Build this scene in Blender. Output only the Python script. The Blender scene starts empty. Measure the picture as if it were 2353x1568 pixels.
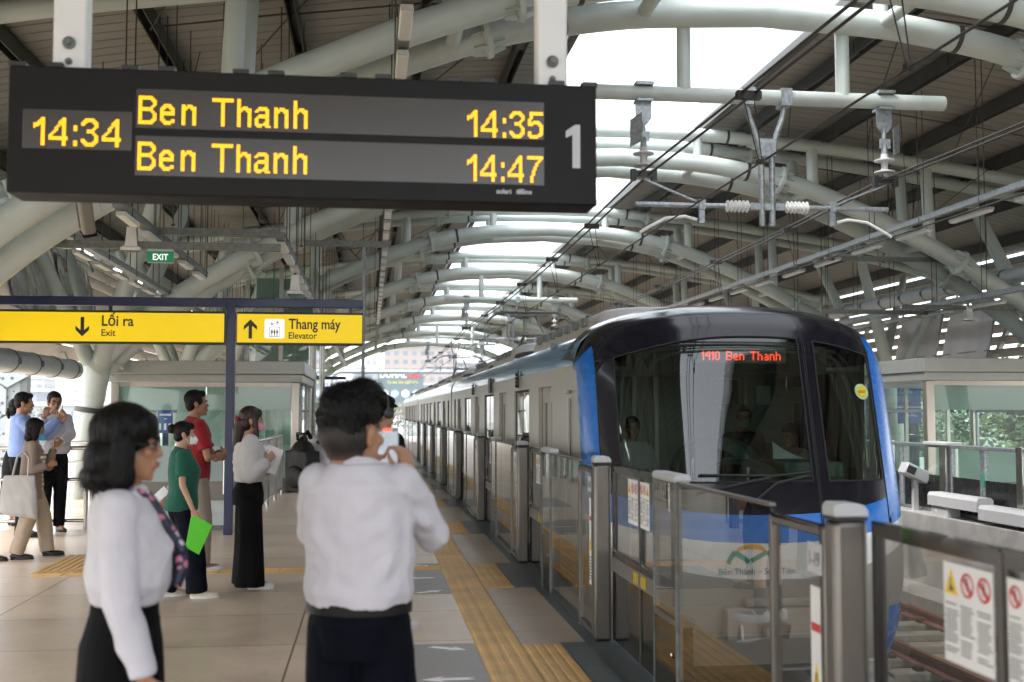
import bpy, bmesh, math, random
import numpy as np
from mathutils import Vector, Matrix, noise
R = math.radians
random.seed(7)
sc = bpy.context.scene
COL = sc.collection
# ---------------------------------------------------------------- camera
cd = bpy.data.cameras.new('camera'); cam = bpy.data.objects.new('camera', cd); COL.objects.link(cam)
cd.sensor_width = 36.0; cd.lens = 36.0 * 2600 / 2353; cd.clip_start = 0.1; cd.clip_end = 3000
cam.location = (0, 0, 1.62); cam.rotation_euler = (R(90 + 3.565), 0, R(-7.144))
cd.dof.use_dof = True; cd.dof.focus_distance = 12.5; cd.dof.aperture_fstop = 2.6
sc.camera = cam
# ---------------------------------------------------------------- sky, sun, exposure
SUN_EL, SUN_ROT = 56.0, 254.0
w = bpy.data.worlds.new('World'); sc.world = w; w.use_nodes = True
wn = w.node_tree.nodes; wl = w.node_tree.links; wn.clear()
sky = wn.new('ShaderNodeTexSky'); sky.sky_type = 'NISHITA'; sky.sun_disc = False
sky.sun_elevation = R(SUN_EL); sky.sun_rotation = R(SUN_ROT); sky.dust_density = 1.5; sky.air_density = 1.0
hs = wn.new('ShaderNodeHueSaturation'); hs.inputs['Saturation'].default_value = 0.22
bg = wn.new('ShaderNodeBackground'); bg.inputs['Strength'].default_value = 0.15
wo = wn.new('ShaderNodeOutputWorld')
wl.new(sky.outputs[0], hs.inputs['Color']); wl.new(hs.outputs[0], bg.inputs[0]); wl.new(bg.outputs[0], wo.inputs[0])
sl = bpy.data.lights.new('sun', 'SUN'); sl.energy = 1.1; sl.angle = R(24); sl.color = (1, .97, .92)
so = bpy.data.objects.new('sun', sl); COL.objects.link(so)
so.rotation_euler = (R(90 - SUN_EL), 0, R(180 - SUN_ROT))
sc.view_settings.view_transform = 'Standard'; sc.view_settings.look = 'None'
sc.view_settings.exposure = 2.52; sc.view_settings.gamma = 1.0; sc.view_settings.use_curve_mapping = False
cy = sc.cycles
cy.use_denoising = True; cy.max_bounces = 10; cy.diffuse_bounces = 5; cy.glossy_bounces = 5
cy.transparent_max_bounces = 32; cy.caustics_reflective = False; cy.caustics_refractive = False
cy.sample_clamp_indirect = 8.0
# ---------------------------------------------------------------- materials
def newmat(n):
    m = bpy.data.materials.new(n); m.use_nodes = True
    nt = m.node_tree; nt.nodes.clear()
    out = nt.nodes.new('ShaderNodeOutputMaterial')
    return m, nt, out
def pm(n, col, rough=.5, metal=0., var=.12, scale=6., bump=0., bscale=60., stretch=(1, 1, 1), coat=0., spec=.5, emit=None, es=0., dirt=0., sheen=0.):
    m, nt, out = newmat(n); N = nt.nodes; L = nt.links
    b = N.new('ShaderNodeBsdfPrincipled'); L.new(b.outputs[0], out.inputs[0])
    b.inputs['Roughness'].default_value = rough; b.inputs['Metallic'].default_value = metal
    b.inputs['Coat Weight'].default_value = coat; b.inputs['Coat Roughness'].default_value = .06
    b.inputs['Specular IOR Level'].default_value = spec
    if sheen: b.inputs['Sheen Weight'].default_value = sheen
    tc = N.new('ShaderNodeTexCoord'); mp = N.new('ShaderNodeMapping'); mp.inputs['Scale'].default_value = stretch
    L.new(tc.outputs['Object'], mp.inputs[0])
    nz = N.new('ShaderNodeTexNoise'); nz.inputs['Scale'].default_value = scale; nz.inputs['Detail'].default_value = 5
    L.new(mp.outputs[0], nz.inputs['Vector'])
    cr = N.new('ShaderNodeValToRGB'); e = cr.color_ramp.elements
    e[0].position = .3; e[1].position = .72
    lo = [c * (1 - var) for c in col]; hi = [min(1, c * (1 + var * .6)) for c in col]
    e[0].color = (*lo, 1); e[1].color = (*hi, 1)
    L.new(nz.outputs[0], cr.inputs[0])
    src = cr.outputs[0]
    if dirt:
        n2 = N.new('ShaderNodeTexNoise'); n2.inputs['Scale'].default_value = 1.3; n2.inputs['Detail'].default_value = 8; n2.inputs['Roughness'].default_value = .7
        L.new(tc.outputs['Object'], n2.inputs['Vector'])
        r2 = N.new('ShaderNodeMapRange'); r2.inputs[1].default_value = .5; r2.inputs[2].default_value = .75; r2.inputs[4].default_value = dirt
        L.new(n2.outputs[0], r2.inputs[0])
        mx = N.new('ShaderNodeMix'); mx.data_type = 'RGBA'; mx.inputs[7].default_value = (.16, .14, .11, 1)
        L.new(r2.outputs[0], mx.inputs[0]); L.new(src, mx.inputs[6]); src = mx.outputs[2]
    L.new(src, b.inputs['Base Color'])
    rr = N.new('ShaderNodeMapRange'); rr.inputs[3].default_value = max(.02, rough - .1 * rough); rr.inputs[4].default_value = min(1, rough + .18 * rough + .02)
    L.new(nz.outputs[0], rr.inputs[0]); L.new(rr.outputs[0], b.inputs['Roughness'])
    if bump:
        n3 = N.new('ShaderNodeTexNoise'); n3.inputs['Scale'].default_value = bscale; n3.inputs['Detail'].default_value = 3
        L.new(mp.outputs[0], n3.inputs['Vector'])
        bp = N.new('ShaderNodeBump'); bp.inputs['Strength'].default_value = bump; bp.inputs['Distance'].default_value = .01
        L.new(n3.outputs[0], bp.inputs['Height']); L.new(bp.outputs[0], b.inputs['Normal'])
    if emit:
        b.inputs['Emission Color'].default_value = (*emit, 1); b.inputs['Emission Strength'].default_value = es
    return m
def glass(n, tint=(.9, .95, .93), ior=1.5, refl=(1, 1, 1), rough=0., gain=1.0, haze=0., hazecol=(.6, .65, .63)):
    m, nt, out = newmat(n); N = nt.nodes; L = nt.links
    t = N.new('ShaderNodeBsdfTransparent'); t.inputs[0].default_value = (*tint, 1)
    g = N.new('ShaderNodeBsdfGlossy'); g.inputs['Color'].default_value = (*refl, 1); g.inputs['Roughness'].default_value = rough
    f = N.new('ShaderNodeFresnel'); f.inputs[0].default_value = ior
    mm = N.new('ShaderNodeMath'); mm.operation = 'MULTIPLY'; mm.inputs[1].default_value = gain; mm.use_clamp = True
    L.new(f.outputs[0], mm.inputs[0])
    gb = N.new('ShaderNodeNewGeometry'); iv = N.new('ShaderNodeMath'); iv.operation = 'SUBTRACT'; iv.inputs[0].default_value = 1; L.new(gb.outputs['Backfacing'], iv.inputs[1])
    m9 = N.new('ShaderNodeMath'); m9.operation = 'MULTIPLY'; L.new(mm.outputs[0], m9.inputs[0]); L.new(iv.outputs[0], m9.inputs[1]); mm = m9
    base = t.outputs[0]
    if haze:
        d = N.new('ShaderNodeBsdfDiffuse'); d.inputs[0].default_value = (*hazecol, 1)
        d2 = N.new('ShaderNodeBsdfTranslucent'); d2.inputs[0].default_value = (*hazecol, 1)
        m0 = N.new('ShaderNodeMixShader'); L.new(d.outputs[0], m0.inputs[1]); L.new(d2.outputs[0], m0.inputs[2])
        m1 = N.new('ShaderNodeMixShader'); m1.inputs[0].default_value = haze
        L.new(t.outputs[0], m1.inputs[1]); L.new(m0.outputs[0], m1.inputs[2]); base = m1.outputs[0]
    mx = N.new('ShaderNodeMixShader'); L.new(mm.outputs[0], mx.inputs[0]); L.new(base, mx.inputs[1]); L.new(g.outputs[0], mx.inputs[2])
    L.new(mx.outputs[0], out.inputs[0])
    return m
M = {}
M['tube'] = pm('painted_steel', (.52, .58, .555), .33, var=.12, scale=1.2, dirt=.22)
M['tube_warm'] = pm('painted_steel_warm', (.50, .52, .47), .33, var=.10, scale=1.2)
M['sheet'] = pm('roof_sheet', (.25, .24, .215), .55, var=.16, scale=.6, stretch=(.3, 3, 1))
M['purlin'] = pm('dark_purlin', (.045, .045, .04), .5, var=.3, scale=3)
M['fascia'] = pm('fascia_white', (.22, .24, .27), .4, var=.05)
M['galv'] = pm('galvanised', (.36, .39, .41), .42, .75, var=.35, scale=22)
M['galvdark'] = pm('galvanised_dull', (.17, .18, .17), .5, .3, var=.35, scale=18)
M['wire'] = pm('wire', (.03, .027, .024), .5, .3)
M['rod'] = pm('tie_rod', (.05, .042, .035), .6, .2)
M['white'] = pm('white_paint', (.78, .78, .77), .38, var=.04)
M['lampwhite'] = pm('lamp_diffuser', (.72, .74, .73), .3, var=.03)
M['steel'] = pm('brushed_steel', (.165, .15, .135), .40, 1., var=.05, scale=8, stretch=(30, 30, .6))
M['steel2'] = pm('railing_steel', (.50, .50, .48), .22, 1., var=.1, scale=5)
M['cap'] = pm('post_cap_grey', (.43, .44, .45), .4, var=.04)
M['dark'] = pm('dark_panel', (.012, .011, .010), .08, var=.2, coat=.4)
M['rubber'] = pm('black_rubber', (.018, .018, .018), .6, var=.2)
M['black'] = pm('black_plastic', (.02, .02, .021), .35, var=.2)
M['gate_glass'] = glass('gate_glass', (.79, .78, .76), 1.5, gain=1.55)
M['room_glass'] = glass('room_glass', (.90, .96, .94), 1.5, gain=1.3)
M['frost'] = glass('frosted_glass', (.5, .56, .55), 1.45, rough=.15, haze=.85, hazecol=(.56, .66, .65))
M['concrete'] = pm('concrete', (.37, .36, .345), .85, var=.28, scale=2.2, bump=.25, bscale=24, dirt=.5)
M['sleeper'] = pm('sleeper_concrete', (.40, .38, .32), .85, var=.22, scale=5, bump=.2, dirt=.25)
M['bed'] = pm('track_slab', (.22, .20, .165), .9, var=.3, scale=3, bump=.3, dirt=.4)
M['rail'] = pm('rusty_rail', (.27, .10, .07), .62, var=.3, scale=9, bump=.1)
M['clip'] = pm('rail_clip', (.05, .04, .035), .6)
M['clip_red'] = pm('rail_clip_spring', (.28, .12, .09), .5)
M['yellow'] = pm('sign_yellow', (.90, .63, .002), .4, var=.02, emit=(1., .70, .003), es=.08)
M['signblack'] = pm('sign_black', (.02, .016, .01), .4)
M['navy'] = pm('navy_paint', (.007, .012, .065), .35, var=.08, coat=.1)
M['green'] = pm('exit_green', (.0, .17, .075), .35, var=.03, emit=(0, .28, .12), es=.05)
M['backlit'] = pm('backlit_white', (.8, .8, .8), .4, var=.02, emit=(1, 1, 1), es=.16)
M['red'] = pm('sign_red', (.55, .03, .04), .4, var=.03)
M['warn'] = pm('warning_yellow', (.80, .55, .02), .4, var=.03)
M['board'] = pm('board_case', (.006, .005, .0045), .5, var=.1, spec=.25)
M['screen'] = pm('led_screen', (.042, .035, .028), .22, var=.06, scale=1.5)
M['led'] = pm('led_amber', (.25, .09, .0), .5, emit=(1., .42, .0), es=.6)
M['ledred'] = pm('led_red', (.8, .05, .02), .5, emit=(1., .05, .02), es=.9)
M['grey'] = pm('pale_grey', (.50, .50, .51), .4, var=.05)
M['paper'] = pm('paper', (.80, .81, .84), .7, var=.03)
# floor of large beige slabs with thin joints
def tilemat(n, col, tx, ty, joint=.004, var=.10, rough=.42, jcol=.45, off=(0, 0, 0), dirt=.18):
    m, nt, out = newmat(n); N = nt.nodes; L = nt.links
    b = N.new('ShaderNodeBsdfPrincipled'); L.new(b.outputs[0], out.inputs[0])
    tc = N.new('ShaderNodeTexCoord'); mp = N.new('ShaderNodeMapping'); mp.inputs['Location'].default_value = off
    L.new(tc.outputs['Object'], mp.inputs[0])
    br = N.new('ShaderNodeTexBrick'); br.offset = 0; br.squash = 1
    br.inputs['Scale'].default_value = 1; br.inputs['Brick Width'].default_value = tx; br.inputs['Row Height'].default_value = ty
    br.inputs['Mortar Size'].default_value = joint; br.inputs['Mortar Smooth'].default_value = .2; br.inputs['Bias'].default_value = 0
    br.inputs['Color1'].default_value = (*[c * (1 - var) for c in col], 1); br.inputs['Color2'].default_value = (*[c * (1 + var) for c in col], 1)
    br.inputs['Mortar'].default_value = (*[c * jcol for c in col], 1)
    L.new(mp.outputs[0], br.inputs['Vector'])
    nz = N.new('ShaderNodeTexNoise'); nz.inputs['Scale'].default_value = .9; nz.inputs['Detail'].default_value = 9; nz.inputs['Roughness'].default_value = .68
    L.new(tc.outputs['Object'], nz.inputs['Vector'])
    mr = N.new('ShaderNodeMapRange'); mr.inputs[1].default_value = .35; mr.inputs[2].default_value = .7; mr.inputs[3].default_value = 1 - dirt; mr.inputs[4].default_value = 1.06
    L.new(nz.outputs[0], mr.inputs[0])
    mx = N.new('ShaderNodeMix'); mx.data_type = 'RGBA'; mx.blend_type = 'MULTIPLY'; mx.inputs[0].default_value = 1
    L.new(br.outputs[0], mx.inputs[6]); L.new(mr.outputs[0], mx.inputs[7])
    n4 = N.new('ShaderNodeTexNoise'); n4.inputs['Scale'].default_value = 26; n4.inputs['Detail'].default_value = 4
    L.new(tc.outputs['Object'], n4.inputs['Vector'])
    m4 = N.new('ShaderNodeMapRange'); m4.inputs[3].default_value = .88; m4.inputs[4].default_value = 1.1; L.new(n4.outputs[0], m4.inputs[0])
    mx2 = N.new('ShaderNodeMix'); mx2.data_type = 'RGBA'; mx2.blend_type = 'MULTIPLY'; mx2.inputs[0].default_value = 1
    L.new(mx.outputs[2], mx2.inputs[6]); L.new(m4.outputs[0], mx2.inputs[7])
    L.new(mx2.outputs[2], b.inputs['Base Color'])
    n5 = N.new('ShaderNodeTexNoise'); n5.inputs['Scale'].default_value = 2.6; n5.inputs['Detail'].default_value = 14; n5.inputs['Roughness'].default_value = .8; n5.inputs['Distortion'].default_value = 1.2
    L.new(tc.outputs['Object'], n5.inputs['Vector'])
    m5 = N.new('ShaderNodeMapRange'); m5.inputs[1].default_value = .55; m5.inputs[2].default_value = .68; m5.inputs[3].default_value = 1.03; m5.inputs[4].default_value = .80; L.new(n5.outputs[0], m5.inputs[0])
    mx3 = N.new('ShaderNodeMix'); mx3.data_type = 'RGBA'; mx3.blend_type = 'MULTIPLY'; mx3.inputs[0].default_value = 1
    L.new(mx2.outputs[2], mx3.inputs[6]); L.new(m5.outputs[0], mx3.inputs[7]); L.new(mx3.outputs[2], b.inputs['Base Color'])
    r4 = N.new('ShaderNodeMapRange'); r4.inputs[3].default_value = rough - .12; r4.inputs[4].default_value = rough + .14; L.new(nz.outputs[0], r4.inputs[0])
    L.new(r4.outputs[0], b.inputs['Roughness'])
    return m
M['floor'] = tilemat('platform_slabs', (.61, .475, .355), 2.4, 1.2, .008, .085, rough=.32, off=(.51, .27, 0), jcol=.28, dirt=.26)
M['edge_floor'] = tilemat('edge_slabs', (.44, .355, .275), .9, .6, .005, .07)
M['arrowbox'] = tilemat('grey_marking', (.26, .24, .22), 3, 3, .0, .03)
M['bluegrey'] = tilemat('bluegrey_tile', (.125, .15, .16), .6, .6, .004, .06)
M['tactile'] = pm('tactile_yellow', (.66, .41, .16), .55, var=.22, scale=2.5, dirt=.22, bump=.1)
# ---------------------------------------------------------------- mesh builder
def frame_of(d):
    d = d.normalized(); a = Vector((0, 0, 1)) if abs(d.z) < .9 else Vector((0, 1, 0))
    x = d.cross(a).normalized(); return x, d.cross(x).normalized()
class MB:
    def __init__(s): s.v = []; s.f = []; s.m = []; s.cur = 0
    def mat(s, i): s.cur = i; return s
    def add(s, vs, fs):
        o = len(s.v); s.v += [tuple(v) for v in vs]
        for f in fs: s.f.append([i + o for i in f]); s.m.append(s.cur)
        return s
    def box(s, x0, x1, y0, y1, z0, z1, T=None):
        vs = [Vector(p) for p in ((x0, y0, z0), (x1, y0, z0), (x1, y1, z0), (x0, y1, z0), (x0, y0, z1), (x1, y0, z1), (x1, y1, z1), (x0, y1, z1))]
        if T: vs = [T @ v for v in vs]
        return s.add(vs, [(0, 3, 2, 1), (4, 5, 6, 7), (0, 1, 5, 4), (1, 2, 6, 5), (2, 3, 7, 6), (3, 0, 4, 7)])
    def bar(s, p0, p1, wx, wy, up=None):        # rectangular bar between two points
        p0, p1 = Vector(p0), Vector(p1); d = (p1 - p0).normalized()
        if up is None: x, y = frame_of(d)
        else: x = d.cross(Vector(up)).normalized(); y = x.cross(d).normalized()
        vs = [p + x * a * wx / 2 + y * b * wy / 2 for p in (p0, p1) for a, b in ((-1, -1), (1, -1), (1, 1), (-1, 1))]
        return s.add(vs, [(3, 2, 1, 0), (4, 5, 6, 7), (0, 1, 5, 4), (1, 2, 6, 5), (2, 3, 7, 6), (3, 0, 4, 7)])
    def tube(s, pts, r, n=10, cap=True):
        pts = [Vector(p) for p in pts]; k = len(pts); rs = r if isinstance(r, (list, tuple)) else [r] * k
        ds = [(pts[min(i + 1, k - 1)] - pts[max(i - 1, 0)]).normalized() for i in range(k)]
        x, y = frame_of(ds[0]); vs = []; fs = []
        for i in range(k):
            y = ds[i].cross(x).normalized(); x = y.cross(ds[i]).normalized()
            for j in range(n):
                a = 2 * math.pi * j / n; vs.append(pts[i] + (x * math.cos(a) + y * math.sin(a)) * rs[i])
        for i in range(k - 1):
            for j in range(n):
                j2 = (j + 1) % n; fs.append((i * n + j, i * n + j2, (i + 1) * n + j2, (i + 1) * n + j))
        if cap: fs.append(tuple(range(n))[::-1]); fs.append(tuple((k - 1) * n + j for j in range(n)))
        return s.add(vs, fs)
    def lathe(s, prof, o=(0, 0, 0), ax=(0, 0, 1), n=16, cap=True):   # prof: (r, h)
        o = Vector(o); d = Vector(ax).normalized(); x, y = frame_of(d); vs = []; fs = []
        for r, h in prof:
            for j in range(n):
                a = 2 * math.pi * j / n; vs.append(o + d * h + (x * math.cos(a) + y * math.sin(a)) * r)
        for i in range(len(prof) - 1):
            for j in range(n):
                j2 = (j + 1) % n; fs.append((i * n + j, i * n + j2, (i + 1) * n + j2, (i + 1) * n + j))
        if cap: fs.append(tuple(range(n))[::-1]); fs.append(tuple((len(prof) - 1) * n + j for j in range(n)))
        return s.add(vs, fs)
    def prism(s, poly, T, t):                   # 2-D polygon (x, y) extruded by t along local z, placed by matrix T
        n = len(poly); vs = [T @ Vector((p[0], p[1], 0)) for p in poly] + [T @ Vector((p[0], p[1], t)) for p in poly]
        return s.add(vs, [tuple(range(n))[::-1], tuple(range(n, 2 * n))] + [(i, (i + 1) % n, n + (i + 1) % n, n + i) for i in range(n)])
    def grid(s, rows, close=False):
        n = len(rows[0]); vs = [p for r in rows for p in r]; fs = []
        for i in range(len(rows) - 1):
            for j in range(n - (0 if close else 1)):
                j2 = (j + 1) % n; fs.append((i * n + j, i * n + j2, (i + 1) * n + j2, (i + 1) * n + j))
        return s.add(vs, fs)
    def ell(s, c, r, n=14, k=9, T=None):
        c = Vector(c); vs = []; fs = []
        for i in range(k + 1):
            t = math.pi * i / k
            for j in range(n):
                a = 2 * math.pi * j / n
                vs.append(c + Vector((r[0] * math.sin(t) * math.cos(a), r[1] * math.sin(t) * math.sin(a), r[2] * math.cos(t))))
        for i in range(k):
            for j in range(n):
                j2 = (j + 1) % n; fs.append((i * n + j, (i + 1) * n + j, (i + 1) * n + j2, i * n + j2))
        if T: vs = [T @ v for v in vs]
        return s.add(vs, fs)
    def mesh(s, name, mats, smooth=True, angle=38):
        me = bpy.data.meshes.new(name); me.from_pydata(s.v, [], s.f)
        for m in (mats if isinstance(mats, (list, tuple)) else [mats]): me.materials.append(m)
        me.polygons.foreach_set('material_index', s.m)
        bm = bmesh.new(); bm.from_mesh(me); bmesh.ops.remove_doubles(bm, verts=bm.verts, dist=1e-5)
        bmesh.ops.recalc_face_normals(bm, faces=bm.faces); bm.to_mesh(me); bm.free()
        if smooth:
            me.polygons.foreach_set('use_smooth', [True] * len(me.polygons)); me.set_sharp_from_angle(angle=R(angle))
        me.update(); return me
    def build(s, name, mats, parent=None, smooth=True, angle=38, bevel=0., seg=2):
        o = bpy.data.objects.new(name, s.mesh(name, mats, smooth, angle)); COL.objects.link(o)
        if parent: o.parent = parent
        if bevel:
            b = o.modifiers.new('bevel', 'BEVEL'); b.width = bevel; b.segments = seg; b.limit_method = 'ANGLE'; b.angle_limit = R(40)
        return o
def tag(o, label=None, cat=None, group=None, kind=None):
    if label: o['label'] = label
    if cat: o['category'] = cat
    if group: o['group'] = group
    if kind: o['kind'] = kind
    return o
def thing(name, label, cat, loc=(0, 0, 0), rz=0., group=None):
    o = bpy.data.objects.new(name, None); COL.objects.link(o); o.location = loc; o.rotation_euler = (0, 0, rz)
    o.empty_display_size = .2
    return tag(o, label, cat, group)
def dup(root, loc=None, rz=None, label=None):
    r = root.copy(); COL.objects.link(r)
    if loc is not None: r.location = loc
    if rz is not None: r.rotation_euler = (0, 0, rz)
    if label: r['label'] = label
    for ch in list(root.children):
        c = ch.copy(); COL.objects.link(c); c.parent = r
        for g in ch.children:
            d = g.copy(); COL.objects.link(d); d.parent = c
    return r
def struct(o): o['kind'] = 'structure'; return o
def text_mb(mb, body, T, size, depth=.002, align='LEFT', wfac=1., bold=0., shear=0.):
    c = bpy.data.curves.new('lettering', 'FONT'); c.body = body; c.size = size; c.extrude = depth / 2; c.align_x = align; c.offset = bold; c.shear = shear; c.resolution_u = 4
    o = bpy.data.objects.new('lettering', c); COL.objects.link(o)
    me = bpy.data.meshes.new_from_object(o.evaluated_get(bpy.context.evaluated_depsgraph_get()))
    S = Matrix.Diagonal((wfac, 1, 1, 1))
    mb.add([T @ (S @ v.co) for v in me.vertices], [tuple(p.vertices) for p in me.polygons])
    bpy.data.objects.remove(o); bpy.data.curves.remove(c); bpy.data.meshes.remove(me)
def plane_T(o, xdir, ydir):
    x = Vector(xdir).normalized(); y = Vector(ydir).normalized(); z = x.cross(y)
    return Matrix(((x.x, y.x, z.x, o[0]), (x.y, y.y, z.y, o[1]), (x.z, y.z, z.z, o[2]), (0, 0, 0, 1)))
FRONT = lambda x, y, z: plane_T((x, y, z), (1, 0, 0), (0, 0, 1))          # sign facing the camera (normal -Y)
def SIDE(x, y, z): return plane_T((x, y, z), (0, -1, 0), (0, 0, 1))       # sign facing -X, read with +Y on the left
# ================================================================ setting: ground, platforms, track
mb = MB(); mb.box(-600, 600, -60, 1500, -13.2, -13); struct(mb.build('ground', pm('far_ground', (.12, .14, .09), .95, var=.5, scale=.03)))
mb = MB(); mb.box(-9.5, 1.52, -12, 75, -.5, 0); struct(mb.build('platform', M['floor'], smooth=False))
mb = MB(); mb.box(1.52, 1.82, -12, 75, -.5, -.002); struct(mb.build('platform_edge', M['bluegrey'], smooth=False))
mb = MB(); mb.box(1.50, 1.86, -12, 75, -3, -.51); struct(mb.build('platform_wall', M['concrete'], smooth=False))
mb = MB(); mb.box(-1e-3 + 1.06, 1.515, -12, 75, .0005, .004); struct(mb.build('edge_paving', M['edge_floor'], smooth=False))
# yellow tactile strip with raised bars, real relief
def tactile(name, x0, x1, y0, y1, along='y', z=.004):
    mb = MB(); mb.box(x0, x1, y0, y1, z - .0035, z + .001)
    if along == 'y':
        n = max(2, int(round((x1 - x0) / .075)))
        for i in range(n):
            c = x0 + (i + .5) * (x1 - x0) / n; y = y0
            while y < y1 - .05:
                mb.box(c - .018, c + .018, y + .004, min(y + .896, y1 - .005), z + .001, z + .006); y += .9
    else:
        n = max(2, int(round((y1 - y0) / .075)))
        for i in range(n):
            c = y0 + (i + .5) * (y1 - y0) / n; x = x0
            while x < x1 - .05:
                mb.box(x + .012, min(x + .288, x1 - .005), c - .016, c + .016, z + .001, z + .006); x += .3
    return struct(mb.build(name, M['tactile'], smooth=False))
tactile('tactile_paving', .74, 1.055, -2, 60)
tactile('tactile_paving', -3.3, .735, 11.7, 12.02, 'x')
tactile('tactile_paving', -3.35, -2.75, 11.9, 13.4, 'y')
POSTS = [-.4, 3.75, 7.95, 12.15, 16.8, 21.1, 25.3, 29.6, 34.0, 38.5, 42.9, 47.3, 51.7]
for i, yp in enumerate(POSTS[:9]):
    tactile('tactile_paving', 1.062, 1.33, yp - 1.72, yp - .08, 'y', .009)
    mb = MB(); mb.box(1.335, 1.518, yp - 1.72, yp - .02, .003, .0075); struct(mb.build('door_threshold_paving', M['bluegrey'], smooth=False))
# grey waiting boxes with white arrows
def arrow_poly(s, back):
    h, t, l = .085 * s, .035 * s, .36 * s
    return [(0, 0), (.16 * s, h), (.12 * s, t), (l, t * .9), (l - .05 * s, 0), (l, -t * .9), (.12 * s, -t), (.16 * s, -h)]
for yp in POSTS[1:6]:
    y0, y1 = yp - 1.95, yp + .05
    mb = MB(); mb.box(-.25, .735, y0, y1, .0005, .004); struct(mb.build('waiting_box_marking', M['arrowbox'], smooth=False))
    mb = MB()
    for yy, ang, sx, s in ((y0 + 1.72, -28, .48, .8), (y0 + .95, 180, .64, .95), (y0 + .22, 28, .48, .8)):
        if ang == 180: T = Matrix.Translation((.32, yy, .0045))
        else: T = Matrix.Translation((.66, yy + (.06 if ang < 0 else -.06), .0045)) @ Matrix.Rotation(R(180 + ang), 4, 'Z')
        mb.prism(arrow_poly(s * .95, 0), T, .0012)
    struct(mb.build('arrow_marking', M['white'], smooth=False))
# track
mb = MB(); mb.box(1.86, 8.55, -12, 90, -1.75, -1.36); struct(mb.build('track_bed', M['bed'], smooth=False))
mb = MB(); mb.box(8.0, 8.638, -12, 90, -1.45, -1.08); mb.box(5.0, 5.45, -12, 90, -1.36, -1.16); struct(mb.build('track_walkway', M['concrete'], smooth=False))
slp = None; rails = []
def rail_mb(x, z=-1.1):
    prof = [(-.036, 0), (-.036, -.035), (-.012, -.05), (-.010, -.12), (-.07, -.14), (-.07, -.155), (.07, -.155), (.07, -.14), (.010, -.12), (.012, -.05), (.036, -.035), (.036, 0)]
    mb = MB(); mb.grid([[Vector((x + a, y, z + b)) for a, b in prof] for y in (-6., 90.)], close=True); return mb
for x, l in ((2.74, 'reddish rail under the blue train beside the near platform'), (4.16, 'reddish rail of the near track, on the side of the far platform'),
             (6.24, 'red brown rail of the far track, nearer to the train'), (7.56, 'red brown rail of the far track beside the concrete walkway')):
    tag(rail_mb(x).build('rail', M['rail']), l, 'rail', 'rails of the two tracks')
n = 0; y = 4.0; proto = None
while y < 36:
    for tx, tl in ((6.9, 'far'), (3.44, 'near')):
        if tl == 'near' and not (7.5 < y < 9.9): continue
        lab = 'pale concrete sleeper under the red rails of the far track' if tl == 'far' else 'pale concrete sleeper in front of the blue train'
        if proto is None:
            r = thing('sleeper', lab, 'sleeper', (0, 0, 0), group='concrete sleepers')
            s = MB(); s.box(-1.15, 1.15, -.13, .13, -1.36, -1.262); s.build('block', M['sleeper'], r, bevel=.015)
            for sx in (-.7, .71):
                for a in (-1, 1):
                    c = MB(); c.box(sx + a * .11 - .045, sx + a * .11 + .045, -.06, .06, -1.262, -1.225)
                    c.mat(1).tube([(sx + a * .07, -.05, -1.215), (sx + a * .10, -.06, -1.19), (sx + a * .15, -.02, -1.185), (sx + a * .15, .03, -1.19), (sx + a * .10, .06, -1.2)], .013, 6)
                    c.build('rail_clip', [M['clip'], M['clip_red']], r)
            proto = r; r.location = (tx, y, 0)
        else: dup(proto, (tx, y, 0), label=lab)['group'] = 'sleepers of the %s track' % tl
    y += .68
proto['group'] = 'sleepers of the far track'
for k, (bx, by) in enumerate(((5.45, 11.1), (5.62, 12.6), (5.35, 10.1))):
    mb = MB(); mb.box(-.3, .3, -.14, .14, 0, .16); o = mb.build('concrete_block', M['sleeper'], bevel=.012); o.location = (bx, by, -1.36); o.rotation_euler = (0, 0, R(4 * k))
    tag(o, ['loose pale concrete block beside the near rail of the far track', 'concrete block lying farther along the far track', 'concrete block lying closest to the camera beside the far track'][k], 'concrete block')
# opposite platform
mb = MB(); mb.box(8.66, 19.5, -12, 75, -.6, 0); struct(mb.build('opposite_platform', M['floor'], smooth=False))
mb = MB(); mb.box(8.64, 8.96, -12, 75, -1.6, .006); struct(mb.build('opposite_platform_wall', M['concrete'], smooth=False))
mb = MB(); mb.tube([(8.625, 14.2, -.32), (8.62, 11, -.33), (8.62, 6, -.33)], .012, 6); tag(mb.build('edge_cable', M['wire']), 'thin dark cable running along the opposite concrete platform wall', 'cable')
# ================================================================ canopy
XC = 4.85
def interp(tab, x):
    for (a, za), (b, zb) in zip(tab, tab[1:]):
        if x <= b: t = (x - a) / (b - a); t = max(0, t); return za + (zb - za) * t
    return tab[-1][1]
LOW = [(0, 6.6), (1.7, 6.52), (3.2, 6.27), (4.4, 5.85), (5.5, 5.37), (6.4, 4.95), (7.3, 4.45), (8.5, 3.72), (9.2, 3.15), (9.9, 2.42)]
UPP = [(0, 7.12), (1.6, 7.1), (2.9, 7.02), (4.7, 6.86), (6.4, 6.62), (8.4, 6.34), (10.2, 6.0), (12.2, 5.5)]
def smooth_curve(tab, n=40, sub=3):
    xs = [tab[0][0] + (tab[-1][0] - tab[0][0]) * i / n for i in range(n + 1)]
    zs = [interp(tab, x) for x in xs]
    for _ in range(sub):
        zs = [zs[0]] + [(zs[i - 1] + 2 * zs[i] + zs[i + 1]) / 4 for i in range(1, n)] + [zs[-1]]
    return list(zip(xs, zs))
LOWs, UPPs = smooth_curve(LOW), smooth_curve(UPP)
lowz = lambda dx: interp(LOWs, abs(dx)); uppz = lambda dx: interp(UPPs, abs(dx))
def chord(tab, y, z=0):
    return [(XC - x, y, zz + z) for x, zz in reversed(tab)] + [(XC + x, y, zz + z) for x, zz in tab[1:]]
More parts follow.
